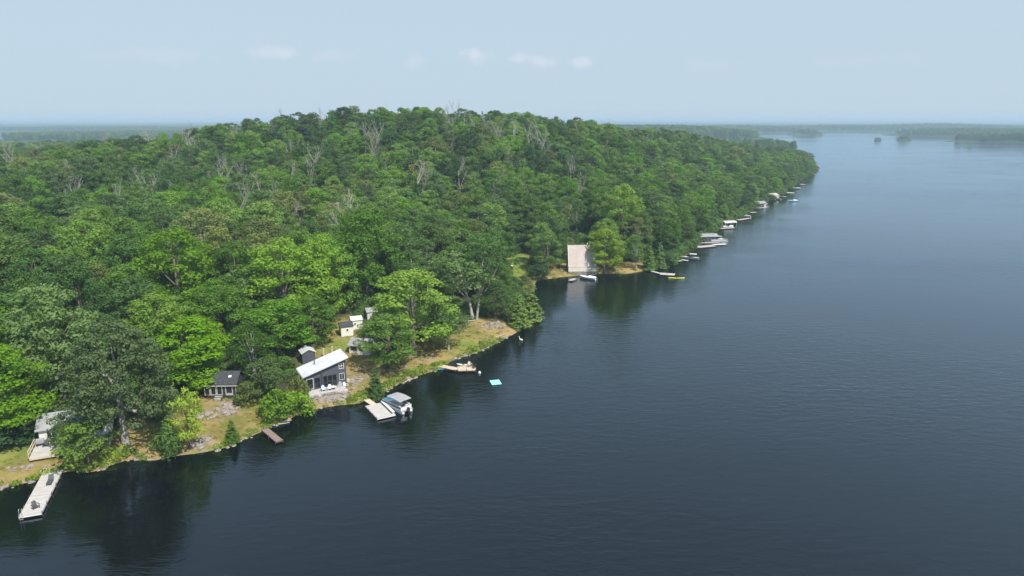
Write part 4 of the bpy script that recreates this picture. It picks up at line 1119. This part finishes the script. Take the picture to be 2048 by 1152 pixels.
    for px, py, hh, lab in ((630, 716, 1.5, 'tan post nearest the small grey shed'), (648, 713, 1.8, 'pale post between the tan post and the roof ridge'), (665, 708, 1.7, 'pale post standing behind the high end of the white roof')):
        q = onland(px, py); t = MB(); t.box(-.14, .14, -.14, .14, -.4, hh - .1); t.hexa([(-.17, -.17, hh - .1), (.17, -.17, hh - .1), (.17, .17, hh - .1), (-.17, .17, hh - .1), (-.05, -.05, hh), (.05, -.05, hh), (.05, .05, hh), (-.05, .05, hh)])
        o_ = t.build('fence_post', M['wood_tan']); o_.location = q; tag(o_, lab, 'post', 'posts behind the grey house')
grey_house()

# ---------- pontoon boat and its dock
a, b, c = flat(735, 801, .45), flat(745, 809, .45), flat(772, 832, .45)
dk = dock(flat(748, 808, .45), flat(773, 833, .45), 3.3, .45, 'wood_grey', 'wide pale grey dock beside the pontoon boat', fascia='white')
dock(flat(733, 799, .5), flat(748, 809, .5), 1.1, .5, 'wood_tan', 'short gangway between the bank and the wide grey dock', posts=False)
bb, bs_ = flat(770, 806), flat(818, 828); v = bb - bs_
pontoon_boat((bb + bs_) / 2, math.atan2(v.y, v.x) - math.pi / 2, 'pontoon boat with grey canopy moored at the wide grey dock', L=6.4)
lv = (flat(773, 833) - flat(748, 808)); rzl = math.atan2(lv.y, lv.x) - math.pi / 2
e = empty('dock_bench', local(dk, -1.4, lv.length / 2, .455), rzl, 'long white bench along the left edge of the wide grey dock', 'bench')
m = MB(); m.box(-.22, .22, -lv.length * .46, lv.length * .46, .36, .44); m.build('seat', M['white'], e)
for k in (-.42, 0, .42): m = MB(); m.box(-.19, .19, lv.length * k - .06, lv.length * k + .06, 0, .36); m.build('leg', M['white'], e)

# ---------- white sheds, trailer and the lawn behind
def sheds():
    rz = math.radians(24)
    q = onland(683, 674); s = empty('garden_shed', q, rz, 'white shed with dark roof and one small window, nearer of two', 'shed')
    gable_house(s, 2.7, 3.0, 2.2, 2.9, 'siding_white', 'dark_roof', .15, 'x'); window(s, 1.1, 1.7, 1.1, 1.75, 0, 'white', 1)
    q = onland(704, 661); s = empty('garden_shed', q, rz, 'white shed behind the nearer one, its roof pale', 'shed')
    gable_house(s, 2.5, 2.8, 2.2, 2.8, 'siding_white', 'siding_pale', .15, 'x'); window(s, .5, 1.05, 1.1, 1.7, 0, 'white', 1)
    q = onland(735, 640); s = empty('garden_shed', q, rz, 'pale grey roofed hut peeping out right of the white sheds', 'shed')
    gable_house(s, 2.4, 2.4, 1.9, 2.6, 'siding_pale', 'grey_roof', .2, 'x'); door(s, .7, 1.5, .05, 1.8, 0, 'siding_pale', False)
    # small white cottage half hidden behind the dark oak
    q = onland(699, 708); e = empty('cottage', q, math.radians(-14), 'low white cottage with pale roof half behind the dark round oak', 'house')
    gable_house(e, 4.6, 3.6, 1.9, 2.9, 'siding_white', 'grey_roof', .3, 'x'); window(e, .35, 1.7, .75, 1.7, 0, 'charcoal', 2); window(e, 2.3, 3.6, .75, 1.7, 0, 'charcoal', 2)
    q = onland(770, 672, 0); 
sheds()
q = onland(852, 699); adirondack(q, .3, 'amber', 'amber chair near the bank, left of the pair'); q = onland(866, 698); adirondack(q, -.3, 'amber', 'amber chair near the bank, right of the pair')
q = onland(770, 668); adirondack(q, .2, 'orange', 'rust orange chair glimpsed between the maple and the dark oak')

# ---------- middle dock with blue float
dock(flat(878, 731, .5), flat(915, 738, .5), 1.5, .5, 'wood_tan', 'narrow tan gangway reaching the middle dock')
dock(flat(915, 737, .5), flat(952, 736, .5), 2.6, .5, 'wood_tan', 'wide tan platform at the end of the middle dock')
e = empty('floating_mat', flat(885, 737, .05), .3, 'blue inflatable mat lying beside the narrow tan gangway', 'float')
m = MB()
for k in range(5): m.tube([(-.85, -.7 + k * .35, .1), (.85, -.7 + k * .35, .1)], .17, 8)
m.smooth = True; m.build('air_chamber', M['blue'], e); m = MB(); m.tube([(-.95, -.75, .2), (-.95, .75, .2)], .2, 8); m.smooth = True; m.build('pillow', M['blue'], e)
q = flat(926, 731, .52); kb = kayak((q.x, q.y, .56), 1.45, 2.6, 'cream', 'cream kayak lying on the wide tan platform')
q = flat(948, 736, .52); adirondack((q.x, q.y, .51), -1.2, 'black', 'black chair at the outer corner of the wide tan platform'); q = flat(940, 733, .52); adirondack((q.x, q.y, .51), .5, 'wood_tan', 'tan wooden chair in the middle of the wide tan platform')
def buoy(px, py, mat, r, label):
    m = MB(); m.tube([(0, 0, -r * .5), (0, 0, -r * .1), (0, 0, r * .5), (0, 0, r * 1.1), (0, 0, r * 1.35)], [r * .5, r * .95, r * .95, r * .45, r * .12], 12); m.smooth = True
    o = m.build('mooring_buoy', M[mat]); o.location = flat(px, py, .05); return tag(o, label, 'buoy')
buoy(959, 746, 'white', .32, 'round white buoy just off the wide tan platform')
e = empty('swim_raft', flat(991, 766, 0), math.radians(14), 'square turquoise swim raft floating on open water', 'raft')
m = MB(); m.box(-.98, .98, -1.15, 1.15, .06, .22); m.build('mat', M['turquoise'], e, .05); m = MB(); m.box(-.9, .9, -1.05, 1.05, -.1, .055); m.build('float_block', M['white'], e)
def swan(px, py):
    m = MB(); m.tube([(0, -.55, .22), (0, -.35, .2), (0, 0, .2), (0, .3, .2), (0, .48, .3), (0, .52, .55), (0, .5, .78), (0, .58, .88), (0, .72, .84)], [.03, .2, .27, .2, .09, .06, .06, .08, .02], 8); m.smooth = True
    o = m.build('swan', M['white']); o.location = flat(px, py, 0); o.rotation_euler.z = .8; tag(o, 'small white swan swimming off the point', 'swan')
swan(1042, 681)
m = MB(); m.tube([(-1.3, 0, .12), (0, .05, .2), (1.4, 0, .16)], [.16, .18, .12], 7); m.smooth = True; o_ = m.build('fallen_log', M['bark_pale']); o_.location = onland(938, 644); o_.rotation_euler.z = .2; tag(o_, 'pale fallen log at the foot of the leaning birches', 'log')

for px, py, ln, rz_, lab in ((560, 850, 3.2, .5, 'bleached driftwood log at the waterline beside the small red-brown dock'), (818, 762, 2.6, .9, 'driftwood log at the waterline past the pontoon boat'), (1000, 676, 3.4, .7, 'driftwood log at the edge of the dry point'), (288, 921, 2.8, .1, 'driftwood log at the waterline below the huge oak')):
    m = MB(); m.tube([(-ln / 2, 0, .05), (-ln * .1, .1, .14), (ln / 2, -.05, .1)], [.15, .13, .06], 7); m.tube([(ln * .1, .05, .12), (ln * .25, .5, .3)], [.06, .02], 5); m.smooth = True
    o_ = m.build('driftwood_log', M['deadwood']); q = flat(px, py, 0); o_.location = (q.x, q.y, max(.02, gz(q.x, q.y))); o_.rotation_euler.z = rz_; tag(o_, lab, 'log')

# ---------- chalet by the bay
def chalet():
    p = onland(1137, 546); e = empty('chalet', (p.x, p.y, p.z + .3), math.radians(1), 'A-frame chalet with big pale rose roof facing the bay', 'house')
    W, D, h, rg = 9.2, 8.0, 1.35, 8.2
    gable_house(e, W, D, h, rg, 'siding_pale', 'chalet_roof', .0, 'x', base=2.0, th=.14)
    m = MB(); m.box(-.05, W + .05, -.09, -.004, .15, h - .12); m.build('eave_board', M['cream'], e)
    m = MB(); m.box(.1, W - .1, -.2, -.01, -2, .1); m.build('foundation', M['rock'], e)
    for s in (-1, 1):
        x = -.02 if s < 0 else W + .02; m = MB(); m.prism([(x - .04, -.02, h + .19), (x - .04, D / 2, rg + .17), (x - .04, D / 2, rg + .4), (x - .04, -.02, h + .42)], (.08, 0, 0)); m.build('barge_board', M['white'], e)
    m = MB(); m.tube([(6.4, 3.1, 6.0), (6.4, 3.1, 9.0)], .13, 8); m.tube([(6.4, 3.1, 9.0), (6.4, 3.1, 9.2)], [.24, .08], 8); m.build('flue', M['alu'], e)
    window(e, 2.6, 3.8, .9, 2.2, 0, 'white', 2, side='-x'); window(e, 4.3, 5.4, .9, 2.2, 0, 'white', 2, side='-x'); window(e, 3.3, 4.7, 3.4, 4.8, 0, 'white', 2, side='-x')
    d = empty('wooden_deck', local(e, -2.6, 1.0, 0), math.radians(1), 'brown deck on the left side of the chalet', 'deck')
    m = MB(); planks(m, 0, 2.5, 0, 4.5, .1, .15); m.build('deck_boards', M['wood_brown'], d)
    for x in (.1, 2.4):
        for y in (.1, 4.4): m = MB(); m.box(x - .07, x + .07, y - .07, y + .07, -2.0, 1.05); m.build('post', M['wood_brown'], d)
    m = MB(); m.box(0, 2.5, .03, .1, .95, 1.04); m.build('rail', M['wood_brown'], d); m = MB(); m.box(.03, .1, .12, 4.4, .95, 1.04); m.build('rail', M['wood_brown'], d)
chalet()
dock(flat(1150, 557, .4), flat(1140, 561, .4), 1.3, .4, 'wood_grey', 'short grey dock in front of the chalet')
q = flat(1176, 558); motor_boat(q, math.radians(55), 'white motor boat moored in front of the chalet', L=6.0, cover='white')
q = onland(1021, 534); m = MB(); m.box(-.8, .8, -.4, .4, .4, .5); m.box(-.7, -.58, -.35, .35, -.2, .4); m.box(.58, .7, -.35, .35, -.2, .4); o_ = m.build('garden_bench', M['white']); o_.location = q; tag(o_, 'white bench on the green lawn left of the chalet', 'bench')

# ---------- docks, boathouses and boats along the far shore
dock(flat(1303, 542, .4), flat(1322, 547, .4), 1.2, .4, 'wood_grey', 'narrow white-grey gangway above the yellow kayak')
dock(flat(1320, 547, .42), flat(1350, 549, .42), 3.0, .42, 'wood_grey', 'grey platform just above the yellow kayak')
kayak(flat(1353, 557), math.radians(85), 5.2, 'yellow', 'long yellow kayak floating below the grey platform', W=.95)
def boathouse(px, py, w, d, h, rg, rz, wall, roof, label):
    p = flat(px, py, .3); e = empty('boathouse', p, rz, label, 'boathouse'); gable_house(e, w, d, h, rg, wall, roof, .3, 'x', base=1.2)
    m = MB(); m.box(w * .2, w * .8, -.05, -.004, -.2, h * .8); m.build('boat_door', M['charcoal'], e); m = MB(); m.box(-.4, w + .4, -1.2, -.06, -.25, -.1); m.build('deck', M['wood_grey'], e); return e
def raftdock(pa, pb, w, lab, mat='wood_grey'): dock(flat(*pa, .45), flat(*pb, .45), w, .45, mat, lab)
raftdock((1338, 522), (1362, 521), 2.4, 'pale dock below the white boat, just past the yellow kayak')
motor_boat(flat(1380, 518), math.radians(70), 'white boat with white sunshade, first beyond the yellow kayak', L=6.5, hullmat='dull_white', top='dull_white')
raftdock((1362, 519), (1376, 521), 1.6, 'short pale dock running under the first white boat')
raftdock((1392, 494), (1428, 491), 3.4, 'long white dock in front of the low grey boathouse')
boathouse(1402, 484, 7.5, 5, 2.2, 3.0, math.radians(8), 'siding_dark', 'grey_roof', 'low dark boathouse with grey roof on the far shore')
pontoon_boat(flat(1437, 484), math.radians(-85), 'grey pontoon boat moored beside the low dark boathouse', L=8.0, panel='canvas', bow='canvas')
raftdock((1425, 489), (1452, 488), 1.8, 'thin white dock below the grey pontoon boat', 'white')
def boat_lift(px, py, w, L, rz, label, top='dull_white'):
    e = empty('boat_lift', flat(px, py, 0), rz, label, 'boat lift'); n = 8; m = MB()
    for k in range(n):
        a0, a1 = math.pi * k / n, math.pi * (k + 1) / n
        c = lambda a, r: (-math.cos(a) * w / 2 * r, 2.3 + math.sin(a) * .75 * r)
        (x0, z0), (x1, z1), (u0, v0), (u1, v1) = c(a0, 1), c(a1, 1), c(a0, 1.04), c(a1, 1.04)
        m.hexa([(x0, -L / 2, z0), (x1, -L / 2, z1), (x1, L / 2, z1), (x0, L / 2, z0), (u0, -L / 2, v0), (u1, -L / 2, v1), (u1, L / 2, v1), (u0, L / 2, v0)])
    m.build('canopy', M[top], e)
    for x in (-w / 2, w / 2):
        for y in (-L / 2 + .3, L / 2 - .3): m = MB(); m.box(x - .06, x + .06, y - .06, y + .06, -2.0, 2.35); m.build('post', M['alu'], e)
    return e
raftdock((1412, 478), (1424, 478), 2.0, 'short dull dock just beyond the low dark boathouse')
raftdock((1500, 425), (1512, 424), 2.4, 'weathered dock left of the pale grey boathouse')
raftdock((1560, 393), (1572, 393), 3.0, 'weathered dock right of the tan boathouse')
raftdock((1600, 368), (1609, 369), 3.5, 'weathered dock close to the rocky tip')
boat_lift(1456, 454, 4.2, 7.0, math.radians(-70), 'boat lift with arched white canopy half way along the far shore')
motor_boat(flat(1456, 455, .5), math.radians(-70), 'white boat hanging under the arched white canopy', L=6.0, W=2.2)
raftdock((1440, 457), (1468, 455), 2.4, 'white dock in front of the white boathouse')
raftdock((1475, 440), (1500, 436), 2.2, 'pale dock beyond the white boathouse')
motor_boat(flat(1490, 434), math.radians(60), 'small white boat at the pale dock beyond the white boathouse', L=6.0, cover='canvas')
boathouse(1510, 415, 8, 5, 2.2, 3.2, math.radians(20), 'wood_grey', 'grey_roof', 'pale grey boathouse on the far shore, third from the chalet')
motor_boat(flat(1525, 414), math.radians(60), 'white boat in front of the pale grey boathouse', L=7.5, hullmat='dull_white', top='dull_white')
boathouse(1532, 399, 10, 6, 2.4, 3.4, math.radians(20), 'wood_tan', 'wood_grey', 'tan boathouse on the far shore beyond the pale grey one')
motor_boat(flat(1550, 399), math.radians(50), 'white boat beside the tan boathouse', L=8, hullmat='dull_white', top='dull_white')
motor_boat(flat(1585, 403), math.radians(95), 'pale blue boat out on the water off the far shore', L=7, hullmat='skyblue', cover='skyblue')
raftdock((1572, 385), (1588, 386), 4.0, 'pale green-white dock near the end of the far shore', 'cream')
motor_boat(flat(1592, 378), math.radians(60), 'round white covered boat near the end of the far shore', L=7, cover='dull_white')
motor_boat(flat(1591, 361), math.radians(60), 'tiny white boat below the rocky tip of the far shore', L=6, cover='dull_white')

# ---------- boulders
def boulders():
    rng = np.random.default_rng(12); shapes = []
    for s in range(6):
        bm = bmesh.new(); bmesh.ops.create_icosphere(bm, subdivisions=2, radius=.5)
        a = rng.normal(size=(7, 3)); a /= np.linalg.norm(a, axis=1, keepdims=True)
        for v in bm.verts:
            n = np.array(v.co) * 2; k = 1.0
            for q in a: k = min(k, .78 / max(.001, float(n @ q)) if n @ q > .1 else 1.0)
            v.co = Vector(n * .5 * k * rng.uniform(.93, 1.05))
        me = bpy.data.meshes.new('boulder'); bm.to_mesh(me); bm.free(); me.materials.append(M['rock'] if s % 2 else M['rock_pink']); shapes.append(me)
    def put(e, x, y, z, s):
        o = bpy.data.objects.new('stone', shapes[int(rng.integers(0, 6))]); link(o, e); o.location = Vector((x, y, z)) - e.location
        o.scale = (s * rng.uniform(.9, 1.4), s * rng.uniform(.8, 1.2), s * rng.uniform(.5, .8)); o.rotation_euler = (rng.uniform(-.3, .3), rng.uniform(-.3, .3), rng.uniform(0, 6))
    for (cx, cy, rx, ry, n, s0, s1, lab) in ((455, 818, 24, 13, 40, .5, 1.1, 'pinkish rock bank on the slope below the dark cabin'), (405, 833, 30, 8, 24, .5, 1.0, 'grey rocks at the lower left of the dark cabin'),
            (650, 802, 38, 7, 30, .45, 1.0, 'ledge of rocks below the grey house patio'), (690, 790, 14, 8, 14, .5, 1.0, 'rocks right of the grey house patio'), (715, 770, 14, 16, 18, .4, .9, 'rocks beside the path from the grey house to its dock'),
            (985, 655, 26, 14, 24, .4, 1.0, 'scattered rocks on the dry point'), (405, 890, 22, 10, 14, .5, 1.1, 'shaded rocks beside the trunk of the small lime tree'), (800, 745, 50, 12, 14, .3, .7, 'small rocks in the dry grass above the pontoon boat'),
            (70, 940, 60, 8, 22, .4, .9, 'rocks on the bank left of the long pale dock'), (262, 905, 30, 10, 16, .4, .9, 'rocks at the foot of the huge grey-green oak')):
        e = empty('rock_bank', onland(cx, cy), 0, lab, 'rocks', 'rocks on the banks')
        for k in range(n):
            a = rng.uniform(0, 6.28); r = math.sqrt(rng.uniform(0, 1)); q = onland(cx + rx * r * math.cos(a), cy + ry * r * math.sin(a)); s = rng.uniform(s0, s1)
            if height_d(np.array([q.x]), np.array([q.y]))[1][0] > .2: put(e, q.x, q.y, q.z + .05, s)
    n = 9000; x = rng.uniform(-92, 10, n); y = rng.uniform(84, 178, n); h, d = height_d(x, y); k = np.where((d > -.5) & (d < .35))[0][:170]
    px = proj(x, y, h)[0]
    for lo, hi, lab in ((-50, 110, 'waterline rocks left of the long pale dock'), (110, 300, 'waterline rocks below the huge grey-green oak'), (300, 520, 'waterline rocks left of the small red-brown dock'), (520, 740, 'waterline rocks below the grey house'), (740, 890, 'waterline rocks between the pontoon boat and the middle dock'), (890, 1100, 'waterline rocks around the point with the birches')):
        ids = [i for i in k if lo <= px[i] < hi]
        if not ids: continue
        e = empty('shore_rocks', (x[ids].mean(), y[ids].mean(), 0), 0, lab, 'rocks', 'rocks along the waterline')
        for i in ids: put(e, x[i], y[i], max(h[i], -.15), rng.uniform(.3, 1.1))
    n = 900; x = rng.uniform(270, 335, n); y = rng.uniform(600, 760, n); h, d = height_d(x, y); k = np.where((d > -1.0) & (d < 1.5))[0][:14]
    e = empty('rock_outcrop', (300, 690, 0), 0, 'pale bedrock at the tip of the far shore', 'rock')
    for i in k: put(e, x[i], y[i], .3, rng.uniform(2, 5))
boulders()

# ------------------------------------------------------------------ haze
def haze():
    m = bpy.data.materials.new('humid_air'); m.use_nodes = True; N, L = m.node_tree.nodes, m.node_tree.links; N.clear()
    out = N.new('ShaderNodeOutputMaterial'); v = N.new('ShaderNodeVolumePrincipled')
    v.inputs['Color'].default_value = (*HAZE_COL, 1); v.inputs['Density'].default_value = HAZE_DENS; v.inputs['Anisotropy'].default_value = HAZE_G
    L.new(v.outputs[0], out.inputs['Volume'])
    mb = MB(); mb.box(-16500, 16500, -700, 16500, -5.5, 66)
    tag(mb.build('haze', m), 'pale humid summer haze over the lake', 'haze', kind='stuff')
HAZE_COL, HAZE_DENS, HAZE_G = (.61, .82, 1.0), .00021, .0
haze()
